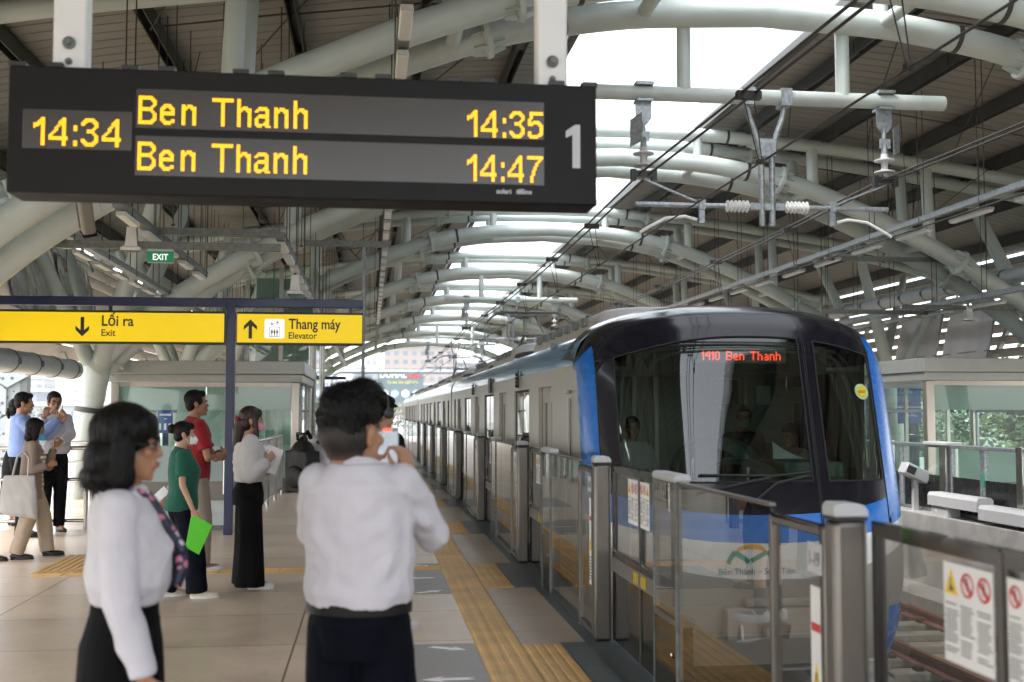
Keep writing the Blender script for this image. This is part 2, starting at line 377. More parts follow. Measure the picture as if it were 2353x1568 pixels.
def flange(mb, p, d, r):
    mb.lathe([(r, -.05), (r * 1.55, -.03), (r * 1.55, .03), (r, .05)], p, d, 18)
    x, y = frame_of(Vector(d))
    for k in range(8):
        a = math.pi * 2 * k / 8; e = x * math.cos(a) + y * math.sin(a); q = Vector(p); d0 = Vector(d).normalized()
        for sg in (-1, 1):
            mb.bar(q + e * r * 1.2 + d0 * sg * .03, q + e * r * 1.02 + d0 * sg * r * 1.1, .012, r * .42, up=e)
def tang(tab, dx):
    return Vector((1, 0, (interp(tab, abs(dx) + .05) - interp(tab, abs(dx) - .05)) / .1 * (1 if dx > 0 else -1)))
def make_truss():
    r = thing('roof_truss', 'x', 'roof truss', (0, 0, 0), group='arched roof trusses of pale tubes')
    for y in (0, 1.1):
        MB().tube(chord(LOWs, y), .175, 14).build('lower_chord', M['tube'], r)
        MB().tube(chord(UPPs, y), .13, 12).build('upper_chord', M['tube'], r)
        for s in (-1, 1):
            for dx, tab, rr in ((3.25, LOWs, .175), (2.75, UPPs, .13), (7.0, LOWs, .175)):
                f = MB(); d = s * (dx + (.25 if y else 0)); p = (XC + d, y, interp(tab, abs(d))); flange(f, p, tang(tab, d), rr); f.build('flange', M['tube'], r)
            c = MB(); d = s * 2.55; p = Vector((XC + d, y, lowz(d))); c.lathe([(.175, -.03), (.186, -.03), (.186, .03), (.175, .03)], p, tang(LOWs, d), 14, cap=False)
            d = s * 2.15; p = Vector((XC + d, y, uppz(d))); c.lathe([(.13, -.025), (.14, -.025), (.14, .025), (.13, .025)], p, tang(UPPs, d), 12, cap=False)
            c.build('clamp_band', M['purlin'], r)
            for dx, dl in ((1.55, 0), (3.9, .1), (6.3, .35)):
                MB().tube([(XC + s * dx, y, uppz(dx)), (XC + s * (dx + dl * .2), y, lowz(dx + dl * .2))], .095 + (.02 if dx > 3 else 0), 10).build('web_strut', M['tube'], r)
    for s in (-1, 1):
        for dx in (1.55, 3.9, 6.3):
            MB().tube([(XC + s * dx, 0, lowz(dx)), (XC + s * dx, 1.1, lowz(dx))], .09, 10).build('cross_stub', M['tube'], r)
        # raking struts and the column under the node
        for y, yo in ((0, -.9), (1.1, 2.0)):
            MB().tube([(XC + s * 9.75, y, 2.5), (XC + s * 8.4, yo, uppz(8.4) - .05)], [.19, .12], 12).build('raking_strut', M['tube'], r)
            MB().tube([(XC + s * 9.95, y, 2.5), (XC + s * 11.2, yo, uppz(11.2) - .05)], [.15, .10], 12).build('raking_strut', M['tube'], r)
        c = MB(); c.tube([(XC + s * 9.9, .55, 2.75), (XC + s * 10.15, .55, 1.2), (XC + s * 10.3, .55, 0)], [.27, .24, .22], 16); c.build('column', M['tube'], r)
        c = MB(); c.tube([(XC + s * 10.06, .55, 1.7), (XC + s * 10.075, .55, 1.6)], [.268, .268], 16); c.build('clamp_band', M['purlin'], r)
    return r
FR = [12.3, 21.5, 30.4, 39.4, 48.8, 58.8, 70.5, 82.5, 4.6]
ordn = ['nearest to the camera, its apex cut by the top of the picture', 'second from the front, behind the overhead wire bracket', 'third from the front', 'fourth from the front', 'fifth from the front', 'sixth from the front', 'seventh from the front, over the far end of the train', 'farthest, against the white sky', 'above the camera, seen only in reflections']
tr = make_truss()
for i, y in enumerate(FR):
    o = tr if i == 0 else dup(tr)
    o.location = (0 if y < 55 else -(y - 55) * .02, y, 0); o['label'] = 'arched roof truss of pale grey tubes, ' + ordn[i]
    o['label'] = ' '.join(o['label'].split()[:16])
for q in list(tr.children):
    if q.name.startswith('raking_strut') and q.data.vertices[0].co.x < 0 and q.data.vertices[-1].co.x > -4.5: bpy.data.objects.remove(q)
# roof
roof = thing('canopy_roof', 'long planked station canopy roof with an open slot above the train', 'roof')
ROFF = .34
def sheet(x0, x1, n):
    mb = MB(); rows = []; pitch = .30; y = -14.0
    xs = [x0 + (x1 - x0) * i / n for i in range(n + 1)]
    ys = []
    while y < 88:
        ys += [(y, 0), (y + pitch - .035, 0), (y + pitch - .028, .03), (y + pitch - .007, .03)]; y += pitch
    for yy, dz in ys:
        rows.append([Vector((x, yy, uppz(x - XC) + ROFF + dz)) for x in xs])
    mb.grid(rows); return mb
sheet(XC - 12.3, 2.98, 22).build('roof_sheet', M['sheet'], roof, angle=25)
sheet(6.62, XC + 12.3, 22).build('roof_sheet', M['sheet'], roof, angle=25)
for s in (-1, 1):
    mb = MB(); x = XC + s * 1.80; z = uppz(1.8) + ROFF
    mb.box(x - .05, x + .05, -14, 88, z - .12, z + .04); mb.build('edge_beam', M['purlin'], roof)
    mb = MB()
    for k in range(3):
        z0 = z + .045 + k * .16; xx = x + s * (.0 + .02 * k); mb.box(xx - .03, xx + .03, -14, 88, z0, z0 + .145)
    mb.build('fascia', M['fascia'], roof, bevel=.006)
    mb = MB()
    mb.box(x + s * 12.5 - .3 - s * 1.8 * 1, x + s * 12.5 - s * 1.8, -14, 88, 5.5, 5.75); mb.build('eaves_gutter', M['tube'], roof)
    for dx in (2.6, 4.15, 5.9, 7.7, 9.5, 11.2):
        mb = MB(); z = uppz(dx) + ROFF - .02; X = XC + s * dx
        mb.box(X - .07, X - .055, -14, 88, z - .24, z); mb.box(X + .055, X + .07, -14, 88, z - .24, z); mb.box(X - .055, X + .055, -14, 88, z - .05, z - .03)
        y = -10
        while y < 60: mb.box(X - .085, X + .085, y, y + .5, z - .2, z - .06); y += 4.4
        mb.build('purlin', M['purlin'], roof, smooth=False)
# tie rods in the roof plane
rng = random.Random(3); cnt = 0
for y0 in [6, 10.4, 14.8, 19.2, 23.6, 28, 32.4, 36.8]:
    for s in (-1, 1):
        for a, b in ((2.6, 4.15), (4.15, 5.9), (5.9, 7.7)):
            za, zb = uppz(a) + .15, uppz(b) + .15; mb = MB()
            mb.tube([(XC + s * a, y0, za), (XC + s * b, y0 + .05, zb)], .013, 5); mb.tube([(XC + s * a, y0, za), (XC + s * b, y0 + 4.4, zb - .05)], .011, 5)
            mb.build('tie_rod', M['rod'], roof); cnt += 1
r9 = random.Random(12)
for k in range(44):
    x = r9.uniform(-5.0, .1) if k % 3 else r9.uniform(9.6, 13.5); y = r9.uniform(13, 40); zb = r9.choice((3.85, 4.2, 4.9, 5.2)); zt = uppz(x - XC) + .2
    mb = MB(); mb.tube([(x, y, zb), (x, y, zt)], .0075, 5); mb.box(x - .02, x + .02, y - .02, y + .02, zb - .02, zb); mb.build('suspension_rod', M['rod'], roof)
for k, (x0, x1, y0, y1) in enumerate(((-4.6, -2.4, 15, 19), (-2.4, -4.2, 16, 21), (-3.4, -.6, 18, 23), (-.6, -3.0, 19, 24), (-1.6, .9, 23, 28), (.9, -1.4, 24, 30), (9.4, 12.2, 19, 24), (12.2, 9.8, 20, 26), (11, 14, 24, 29))):
    mb = MB(); mb.tube([(x0, y0, uppz(x0 - XC) + .15), ((x0 + x1) / 2, (y0 + y1) / 2, 5.0 + .1 * (k % 3)), (x1, y1, uppz(x1 - XC) + .15)], .008, 5); mb.build('brace_wire', M['rod'], roof)
# outer louvres, both sides
for s, nm in ((-1, 'slatted louvre wall under the eaves behind the near platform'), (1, 'slatted louvre wall with bright gaps under the eaves of the far platform')):
    lv = thing('louvre_wall', nm, 'louvre wall', (0, 0, 0), group=None)
    mb = MB()
    for k in range(9):
        z = 2.75 + k * .33; dx = 10.65 + k * .165
        T = Matrix.Translation((XC + s * dx, 0, z)) @ Matrix.Rotation(R(s * 28), 4, 'Y')
        mb.box(-.185, .185, -6, 86, -.012, .012, T)
    mb.build('slats', M['sheet'], lv, smooth=False)
    y = -4
    while y < 86:
        MB().bar((XC + s * 10.5, y, 2.4), (XC + s * 12.1, y, 5.5), .10, .16, up=(0, 1, 0)).build('louvre_post', M['tube'], lv); y += 4.4
# eaves pipes along the platform edge of the louvres
def ringpipe(name, label, x, z, y0, y1, r):
    t = thing(name, label, 'pipe'); MB().tube([(x, y0, z), (x, y1, z)], r, 18).build('pipe_body', pm('pipe_grey', (.50, .55, .58), .35, var=.08), t)
    y = y0 + .6
    while y < y1 - .1:
        m_ = MB(); m_.lathe([(r, -.02), (r + .012, -.02), (r + .012, .02), (r, .02)], (x, y, z), (0, 1, 0), 18, cap=False); m_.box(x + (r if x < 4 else -r - .03), x + (r + .03 if x < 4 else -r), y - .03, y + .03, z - .05, z + .05)
        m_.build('pipe_clamp', M['galvdark'], t); y += 1.15
    return t
ringpipe('eaves_pipe', 'thick blue grey pipe with clamp rings ending at the leaning column on the left', -5.25, 2.36, 4, 21.0, .17)
ringpipe('eaves_pipe', 'long grey pipe under the canopy beyond the far platform', 13.5, 4.5, 14, 62, .15)
# cable trays with lamps
def tray(label, x, z, y0, y1, lamps=True, w=.10, pitch=1.15, side=0, lo=.2, hang=True):
    t = thing('cable_tray', label, 'cable tray', (x, 0, z), group='cable trays with tube lamps')
    mb = MB(); mb.box(-w / 2, w / 2, y0, y1, -.035, .035); mb.box(-w / 2 - .01, w / 2 + .01, y0, y1, .035, .05); mb.build('channel', M['galvdark'] if side == 0 else M['galv'], t, smooth=False)
    y = y0 + lo; k = 0
    while lamps and y < y1 - .7 and k < 34:
        l = MB(); X = side * .22
        l.box(X - .055, X + .055, y, y + (.72 if side <= 0 else 1.15), -.10 - (.07 if side > 0 else 0), -.045 - (.05 if side > 0 else 0)); o = l.build('tube_lamp', M['lampwhite'], t, bevel=.015)
        e = MB()
        for a in (y - .03, y + (.72 if side <= 0 else 1.15)): e.box(X - .05, X + .05, a, a + .03, -.095 - (.05 if side > 0 else 0), -.05 - (.05 if side > 0 else 0))
        e.build('lamp_cap', M['grey'], o)
        y += pitch; k += 1
    if hang:
        y = y0 + .5
        while y < min(y1, 48):
            zz = uppz(x - XC) + .2 - z; h = MB()
            h.tube([(-w / 2, y, zz), (-w / 2, y, -.045), (w / 2, y, -.045), (w / 2, y, zz)], .008, 5); h.build('hanger_rod', M['rod'], t)
            y += 1.9
    return t
tray('dark lamp tray hanging over the platform above the departure board, its tube lamps in line', .27, 4.93, 3.0, 60, pitch=1.15)
tray('lamp tray above the yellow elevator sign, running away along the platform', -1.13, 3.8, 14.2, 55)
tray('lamp tray starting beside the camera left of the exit sign', -2.65, 3.8, 12.2, 18.5, pitch=1.3)
tray('pale lamp tray sloping down behind the leftmost wrapped panel', -3.73, 3.8, 14.1, 40, side=-.6)
tray('long galvanised lamp tray above the far track, right of the overhead wire bracket', 9.25, 4.86, 8, 62, side=.9, pitch=1.9, lo=.6)
tray('lower galvanised lamp tray over the far platform, next to its speaker', 11.5, 3.8, 10, 60, side=.9, pitch=1.9)
def crossbar(label, x0, x1, y, z, w=.08):
    mb = MB(); mb.box(x0, x1, y - w / 2, y + w / 2, z - .045, z + .045)
    x = x0 + .1
    while x < x1: mb.box(x - .03, x + .03, y - w / 2 - .004, y - w / 2, z - .02, z + .02); x += .35
    return tag(mb.build('support_channel', M['galvdark'], smooth=False), label, 'steel channel', 'steel support channels')
crossbar('perforated steel channel joining two lamp trays above the exit sign', -2.65, -1.13, 14.3, 3.84, .1)
crossbar('thin steel channel carrying the green exit sign', -3.75, -1.1, 14.0, 3.62)
crossbar('thin steel channel right of the lamp tray under the near arch', -1.0, .3, 17.5, 4.2)
crossbar('dark steel channel carrying the speaker over the far platform', 10.6, 14.0, 21.5, 3.72)
crossbar('short dark steel channel crossing the lower lamp tray above the train cab', 9.3, 12.0, 22.5, 3.70)
crossbar('steel channel above the far platform, higher than the speaker', 9.2, 12.4, 22.0, 4.75)
# overhead line supports
def insul(mb, p, d, n, r, pitch):
    prof = [(r * .35, -.02)]
    for k in range(n): h = k * pitch; prof += [(r * .42, h), (r, h + pitch * .42), (r * .95, h + pitch * .62), (r * .42, h + pitch * .72)]
    prof.append((r * .35, n * pitch + .02)); mb.lathe(prof, p, d, 16)
def catenary(y):
    t = thing('overhead_line_support', 'x', 'wire support', (0, y, 0), group='overhead line supports')
    MB().tube([(2.55, 0, 5.56), (7.27, 0, 5.56)], .095, 16).build('cross_pipe', M['tube'], t)
    for x in (3.85, 5.92): MB().tube([(x, 0, 5.56), (x, 0, lowz(x - XC))], .088, 14).build('drop_pipe', M['tube'], t)
    for x, s in ((3.33, 1), (6.46, -1)):
        h = MB(); h.box(x - .11, x + .11, -.12, .12, 5.64, 5.68); h.box(x - .10, x + .10, -.11, .11, 5.44, 5.47)
        h.prism([(-.10, 0), (.10, 0), (.10, -.20), (.04, -.28), (-.04, -.28), (-.10, -.20)], plane_T((x, -.02, 5.44), (1, 0, 0), (0, 0, 1)), -.03)
        h.tube([(x, 0, 5.2), (x, 0, 4.98)], .028, 10); h.tube([(x, 0, 5.0), (x, 0, 4.85)], .04, 8); h.build('hanger', M['galv'], t)
        g = MB(); g.box(x - .07, x + .07, -.03, -.01, 4.95, 5.07); g.prism([(0, 0), (.16, .06), (.16, .42), (0, .34)], plane_T((x + (.09 if s < 0 else -.18), -.06, 4.86), (.8, .6 * (1 if s < 0 else -1), 0), (0, 0, 1)), .006); g.build('number_plate', M['galv'], t)
        i = MB(); i.lathe([(.045, 0), (.05, -.05), (.13, -.075), (.13, -.09), (.05, -.10), (.04, -.17), (.05, -.2), (.13, -.225), (.13, -.24), (.04, -.25), (.03, -.32)], (x, 0, 4.88), (0, 0, 1), 18); i.build('post_insulator', M['grey'], t)
        c = MB(); c.box(x - .12, x + .12, -.05, .05, 4.50, 4.58); c.box(x - .16, x - .1, -.04, .04, 4.46, 4.6); c.box(x + .1, x + .16, -.04, .04, 4.46, 4.6); c.build('wire_clamp', M['black'], t)
        MB().bar((x, 0, 4.48), (x + s * .66, 0, 4.22), .05, .02).build('stay', M['galv'], t)
        j = 4.68 if s > 0 else 5.13
        a = MB(); e = 3.22 if s > 0 else 6.49; a.tube([(e, 0, 4.17), (j - s * .32, 0, 4.17)], .032, 10); a.box(j - s * .62 - .04, j - s * .62 + .04, -.05, .05, 4.12, 4.24); a.box(j - s * .62 - .035, j - s * .62 + .035, -.02, .02, 3.95, 4.14); a.build('registration_tube', M['galv'], t)
        q = MB(); insul(q, (j - s * .31, 0, 4.17), (s, 0, 0), 6, .078, .05); q.build('ribbed_insulator', M['white'], t)
        b = MB(); b.box(min(j, j + s * .13), max(j, j + s * .13), -.04, .04, 4.13, 4.21); b.build('bracket', M['galv'], t)
        k = MB(); p = j - s * .68; k.tube([(p, 0, 3.99), (p - s * .15, 0, 4.03), (p - s * .4, 0, 4.0), (p - s * .66, 0, 3.86), (p - s * .72, 0, 3.82)], .02, 8); k.build('steady_arm', M['white'], t)
    m = MB()
    for s in (-1, 1):
        m.tube([(4.905 + s * .24, 0, 5.48), (4.905 + s * .22, 0, 5.32), (4.905 + s * .13, 0, 5.08), (4.905 + s * .07, 0, 4.85), (4.905 + s * .065, 0, 3.93)], .038, 12)
        m.box(4.905 + s * .24 - .07, 4.905 + s * .24 + .07, -.11, .11, 5.44, 5.66)
    m.box(4.80, 5.01, -.06, -.045, 4.80, 5.02); m.box(4.82, 4.99, -.03, .03, 4.13, 4.21); m.build('wishbone_post', M['galv'], t)
    return t
ct = catenary(13.5); ct['label'] = 'large overhead line bracket with ribbed insulators hanging in front of the train'
for y, l in ((39.4, 'second overhead line bracket, above the pantograph of the first train car'), (65.9, 'farthest overhead line bracket, small, in front of the hazy billboard')):
    o = dup(ct, (0, y, 0), label=l)
# wires
def sag(x, z, ys, dz):
    pts = []
    for a, b in zip(ys, ys[1:]):
        for k in range(8): t = k / 8; pts.append((x, a + (b - a) * t, z - dz * 4 * t * (1 - t)))
    pts.append((x, ys[-1], z)); return pts
ys = [-13.4, 13.5, 39.4, 65.9, 95]
for x, nm in ((3.33, 'near'), (6.46, 'far')):
    mb = MB(); 
    for dx in (-.06, .06): mb.tube(sag(x + dx, 4.54, ys, .16), .014, 6)
    tag(mb.build('messenger_wire', M['wire']), 'twin dark carrying cables of the overhead line above the %s track' % nm, 'cable', 'overhead carrying cables')
    mb = MB(); mb.tube([(x + .1, -13, 3.83), (x + .1, 95, 3.83)], .010, 6)
    tag(mb.build('contact_wire', M['wire']), 'single dark contact wire low above the %s track' % nm, 'wire', 'overhead contact wires')
    for k, y in enumerate((6.8, 9.6, 16.8, 20.6, 24.8, 29, 33, 44, 49, 54, 59)):
        d = MB(); 
        d.tube([(x - .05, y, 4.42), (x + .085, y, 3.85)], .0055, 5); d.tube([(x + .05, y, 4.42), (x + .115, y, 3.85)], .0055, 5); d.box(x - .11, x + .11, y - .04, y + .04, 4.40, 4.47); d.box(x + .075, x + .125, y - .03, y + .03, 3.82, 3.86)
        o = d.build('dropper', M['wire'])
        tag(o, 'thin wire dropper over the %s track, %s the big overhead bracket' % (nm, ['second before', 'last before', 'first beyond', 'second beyond', 'third beyond', 'fourth beyond', 'fifth beyond', 'sixth beyond', 'seventh beyond', 'eighth beyond', 'farthest beyond'][k]), 'dropper', 'overhead line droppers')
# ================================================================ metro train
M['blue'] = pm('train_blue', (.0, .155, .60), .25, var=.05, coat=.1, spec=.3)
M['bandblue'] = pm('train_band_blue', (.02, .20, .48), .20, .1, var=.06, coat=.5)
M['train'] = pm('train_stainless', (.44, .415, .375), .36, .55, var=.07, scale=.8, stretch=(1, 6, .4))
M['trainroof'] = pm('train_roof', (.50, .49, .47), .45, .2, var=.1)
M['traingrey'] = pm('train_pale_skirt', (.30, .28, .25), .35, var=.06)
M['trainblack'] = pm('train_black_mask', (.008, .008, .014), .16, var=.1, coat=.25, spec=.35)
M['trainwhite'] = pm('train_white', (.74, .74, .73), .25, var=.03, coat=.5)
M['cab_glass'] = glass('cab_glass', (.40, .49, .44), 1.52, gain=1.7)
M['car_glass'] = glass('car_window_glass', (.42, .44, .42), 1.5)
M['cabwall'] = pm('cab_wall', (.20, .24, .21), .5, var=.1)
M['cabstrip'] = pm('cab_strip', (.62, .66, .58), .5)
M['cabdark'] = pm('cab_dark', (.012, .013, .013), .6)
M['hood'] = pm('instrument_hood', (.15, .21, .19), .45)
M['interior'] = pm('car_interior', (.45, .45, .43), .6, var=.05)
M['lit'] = pm('car_ceiling_light', (.9, .9, .88), .5, emit=(1, .98, .94), es=1.2)
M['mgreen'] = pm('logo_green', (.02, .30, .22), .35); M['morange'] = pm('logo_orange', (.75, .36, .02), .35); M['mblue'] = pm('logo_blue', (.03, .07, .22), .4)
TX, TW = 3.46, 1.50
NOSE = [(-.80, .42), (-.35, .12), (.1, 0), (.5, .0), (.75, .04), (1.0, .10), (2.2, .42), (2.38, .52), (2.5, .66), (2.58, .90), (2.62, 1.3)]
def noseback(z): return interp(NOSE, z)
def zmax(t): return 2.67 - .28 * abs(t) ** 2.4 - .24 * abs(t) ** 16
def face(t, z, off=0.):
    d = .70 * max(0., 1 - abs(t) ** 3.8) ** .60
    y = 10.24 + noseback(z) - d
    zz = z if z < 1.9 else 1.9 + (z - 1.9) * (zmax(t) - 1.9) / .72
    n = Vector((t * .45, -1, .3)).normalized()
    return Vector((TX + TW * t, y, zz)) + n * off
train = thing('metro_car', 'leading metro car with glossy black and blue cab and destination display', 'train car', (0, 0, 0), group='cars of the metro train')
TS = 1.0
def bcurve(c, e, p=2.2): return lambda t: c + (e - c) * abs(t) ** p
Z_bot = lambda t: -.80
Z_w0 = bcurve(.17, .50); Z_wb = bcurve(.48, .69); Z_bk = bcurve(.72, .95, 2.4)
Z_win0 = lambda t: 1.0 + .02 * abs(t) ** 3; Z_win1 = bcurve(2.28, 2.10)
Z_cap = lambda t: 2.42; Z_top = lambda t: 2.62
def outward(o):
    if sum(p.normal.y for p in o.data.polygons) > 0: o.data.flip_normals()
def linsp(a, b, n): return [a + (b - a) * i / n for i in range(n + 1)]
def strip(mb, ts, za, zb, n, off=0.):
    mb.grid([[face(t, za(t) + (zb(t) - za(t)) * k / n, off) for t in ts] for k in range(n + 1)])
def corner_ts(s): return [s * v for v in ((1., .997, .99, .98, .97, .955, .94, .925) if s < 0 else (1., .99, .975, .95, .91, .87, .83, .785))]
full = sorted(corner_ts(-1)) + linsp(-.925, .785, 44)[1:-1] + sorted(corner_ts(1))
tsm = linsp(-.925, .785, 44); rets = []
for s in (-1, 1):
    mb = MB(); strip(mb, sorted(corner_ts(s)), lambda t: -.75, lambda t: -.12, 5); mb.build('lower_skirt', M['blue'], train, angle=60)
mb = MB(); strip(mb, tsm, lambda t: -.62, lambda t: -.12, 5); strip(mb, full, lambda t: -.12, Z_w0, 5); mb.build('front_skirt', M['traingrey'], train, angle=60)
mb = MB(); strip(mb, full, Z_w0, Z_wb, 5); mb.build('white_band', M['trainwhite'], train, angle=60)
mb = MB(); strip(mb, tsm, Z_wb, Z_bk, 4)
for s in (-1, 1):
    cs = sorted(corner_ts(s)); strip(mb, cs, Z_wb, Z_cap, 14)
    # pillar returns along the body side
    rows = [[face(s, Z_wb(1) + (2.42 - Z_wb(1)) * k / 12) for k in range(13)]]
    rows.append([p + Vector((0, .07, 0)) for p in rows[0]]); mb.grid(rows); rets.append(rows[1])
mb.build('blue_band', M['blue'], train, angle=60)
for q in rets:
    mb = MB(); mb.grid([q, [Vector((p.x, 10.82, p.z)) for p in q]]); mb.build('cab_side', M['train'], train, angle=60)
# black mask with two openings
SP = .315; WL, WR = -.83, .285; DL, DR = .385, .765
mb = MB()
strip(mb, tsm, Z_bk, Z_win0, 4)
strip(mb, tsm, Z_win1, Z_cap, 5)
def span(a, b, n): return linsp(a, b, n)
strip(mb, span(-.925, WL, 2), Z_win0, Z_win1, 8); strip(mb, span(WR, DL, 3), Z_win0, Z_win1, 8); strip(mb, span(DR, .785, 1), Z_win0, Z_win1, 8)
strip(mb, full, Z_cap, Z_top, 8)
mb.build('black_mask', M['trainblack'], train, angle=60)
mb = MB(); strip(mb, span(WL, WR, 26), Z_win0, Z_win1, 14, -.004); mb.build('windshield', M['cab_glass'], train, angle=60); outward(bpy.data.objects['windshield'])
mb = MB(); strip(mb, span(DL, DR, 14), Z_win0, Z_win1, 14, -.004); mb.build('door_window', M['cab_glass'], train, angle=60); outward(bpy.data.objects['door_window'])
# trim lines round the windows, door seam
tr_ = MB()
def line(a, b, r=.008, n=22, off=.006, m=tr_):
    m.tube([face(a[0] + (b[0] - a[0]) * i / n, (a[1] + (b[1] - a[1]) * i / n) if not callable(a[1]) else a[1](a[0] + (b[0] - a[0]) * i / n), off) for i in range(n + 1)], r, 6)
for a, b in ((WL, WR), (DL, DR)):
    line((a, Z_win0), (b, Z_win0)); line((a, Z_win1), (b, Z_win1))
    for t in (a, b): line((t, Z_win0(t)), (t, Z_win1(t)))
tr_.build('window_trim', pm('window_trim_grey', (.03, .03, .033), .6, spec=.2), train)
sm = MB()
for t in (SP, SP + .012): line((t, .1), (t, 2.40), .006, 22, .002, sm)
line((.787, .5), (.787, 2.3), .005, 22, .002, sm); line((-.927, .5), (-.927, 2.3), .005, 22, .002, sm)
sm.build('door_seam', M['cabdark'], train)
# wipers
wp = MB()
for a, b, c in (((-.42, .90), (-.12, .99), (.02, 1.03)), ((-.12, .80), (.05, .98), (.26, 1.05))):
    wp.tube([face(*a, .03), face(*b, .05), face(*c, .03)], .014, 6)
wp.tube([face(-.40, 1.06, .02), face(.02, 1.05, .025), ], .012, 6); wp.tube([face(-.02, 1.04, .02), face(.27, 1.08, .025)], .012, 6)
wp.build('wiper', M['rubber'], train)
# emblem and lettering on the white band
def on_face(vs, off=.006):
    return [face((v[0] - TX) / TW, v[1], off + v[2]) for v in vs]
def face_text(body, x, z, size, m, name, bold=.0):
    t = MB(); text_mb(t, body, Matrix.Translation((x, z, 0)), size, .001, 'CENTER', .95, bold)
    t.v = [tuple(p) for p in on_face(t.v)]; t.build(name, m, train, smooth=False)
face_text('Bến Thành – Suối Tiên', 3.33, .215, .078, M['mblue'], 'line_lettering')
def ribbon(pts, wd, m, name):
    t = MB(); 
    for (a, b) in zip(pts, pts[1:]):
        d = Vector((b[0] - a[0], b[1] - a[1])).normalized(); nn = Vector((-d.y, d.x)) * wd / 2
        v = [(a[0] + nn.x, a[1] + nn.y, 0), (b[0] + nn.x, b[1] + nn.y, 0), (b[0] - nn.x, b[1] - nn.y, 0), (a[0] - nn.x, a[1] - nn.y, 0)]
        t.add(on_face(v, .006), [(0, 1, 2, 3)])
    t.build(name, m, train, smooth=False)
ex, ez = 3.28, .31
arc = [(ex + .21 * math.cos(a), ez - .04 + .185 * math.sin(a)) for a in linsp(R(125), R(55), 10)]
ribbon(arc, .036, M['morange'], 'emblem_arc')
la = [(ex + .21 * math.cos(a), ez - .04 + .185 * math.sin(a)) for a in linsp(R(168), R(132), 6)]
ribbon(la + [(ex - .02, ez + .01)], .04, M['mgreen'], 'emblem_wave')
ra = [(ex + .21 * math.cos(a), ez - .04 + .185 * math.sin(a)) for a in linsp(R(12), R(48), 6)]
ribbon(ra + [(ex + .0, ez + .02)], .04, M['mgreen'], 'emblem_wave')
# coupler bracket
mb = MB(); y = face(.03, -.1).y
mb.box(TX - .42, TX + .35, y - .10, y + .1, -.34, -.06); mb.box(TX - .25, TX + .35, y - .11, y + .1, -.06, .02); mb.build('coupler_cover', M['traingrey'], train, bevel=.02)
mb = MB(); mb.tube([(TX - .10, y - .12, -.28), (TX - .12, y - .2, -.2), (TX - .04, y - .24, -.16), (TX + .08, y - .22, -.2), (TX + .08, y - .16, -.3)], .03, 8); mb.tube([(TX - .3, y - .12, -.2), (TX - .3, y - .14, -.32)], .02, 8); mb.build('coupler', M['steel2'], train)
# sticker
mb = MB(); p = face(.685, 1.80, .01); mb.lathe([(.075, -.002), (.075, .002)], p, (.3, -1, .3), 22); o = mb.build('inspection_sticker', pm('sticker_pale_green', (.42, .62, .34), .5), train)
mb = MB(); q = Vector(p) + Vector((.0015, -.005, .0015)); mb.lathe([(.05, -.002), (.05, .002)], q, (.3, -1, .3), 20); mb.build('sticker_centre', M['warn'], o)
mb = MB(); text_mb(mb, '03/27', plane_T(q + Vector((0, -.006, -.014)), (1, .3, 0), (0, .3, 1)), .036, .001, 'CENTER', 1, .001); mb.build('sticker_date', M['signblack'], o, smooth=False)
# LED destination display behind the windshield
def led_rows(txt, glyphs):
    out = []; x = 0
    for ch in txt:
        g = glyphs[ch]; wdt = max(len(r_) for r_ in g)
        for j, row in enumerate(g):
            for i, c in enumerate(row):
                if c == '#': out.append((x + i, j))
        x += wdt + 1
    return out, x
G8 = {'1': ['.#', '##', '.#', '.#', '.#', '.#', '.#'], '4': ['..##', '.#.#', '#..#', '####', '...#', '...#', '...#'], '0': ['.##.', '#..#', '#..#', '#..#', '#..#', '#..#', '.##.'], ' ': ['...'] * 7,
      'B': ['####.', '#...#', '#...#', '####.', '#...#', '#...#', '####.'], 'e': ['....', '....', '.##.', '#..#', '####', '#...', '.###'], 'n': ['....', '....', '###.', '#..#', '#..#', '#..#', '#..#'],
      'T': ['#####', '..#..', '..#..', '..#..', '..#..', '..#..', '..#..'], 'h': ['#...', '#...', '###.', '#..#', '#..#', '#..#', '#..#'], 'a': ['....', '....', '.##.', '...#', '.###', '#..#', '.###']}
mb = MB(); Yd = 10.02
mb.box(2.94, 3.80, Yd, Yd + .08, 2.06, 2.21); mb.build('destination_display', pm('display_case', (.09, .11, .10), .4), train, bevel=.01)
pts, wd = led_rows('1410 Ben Thanh', G8); mb = MB(); px = .76 / wd
for i, j in pts:
    x, z = 3.00 + i * px, 2.17 - j * px * 1.02; mb.box(x, x + px * .84, Yd - .003, Yd - .001, z - px * .84, z)
mb.build('display_lettering', M['ledred'], train, smooth=False)
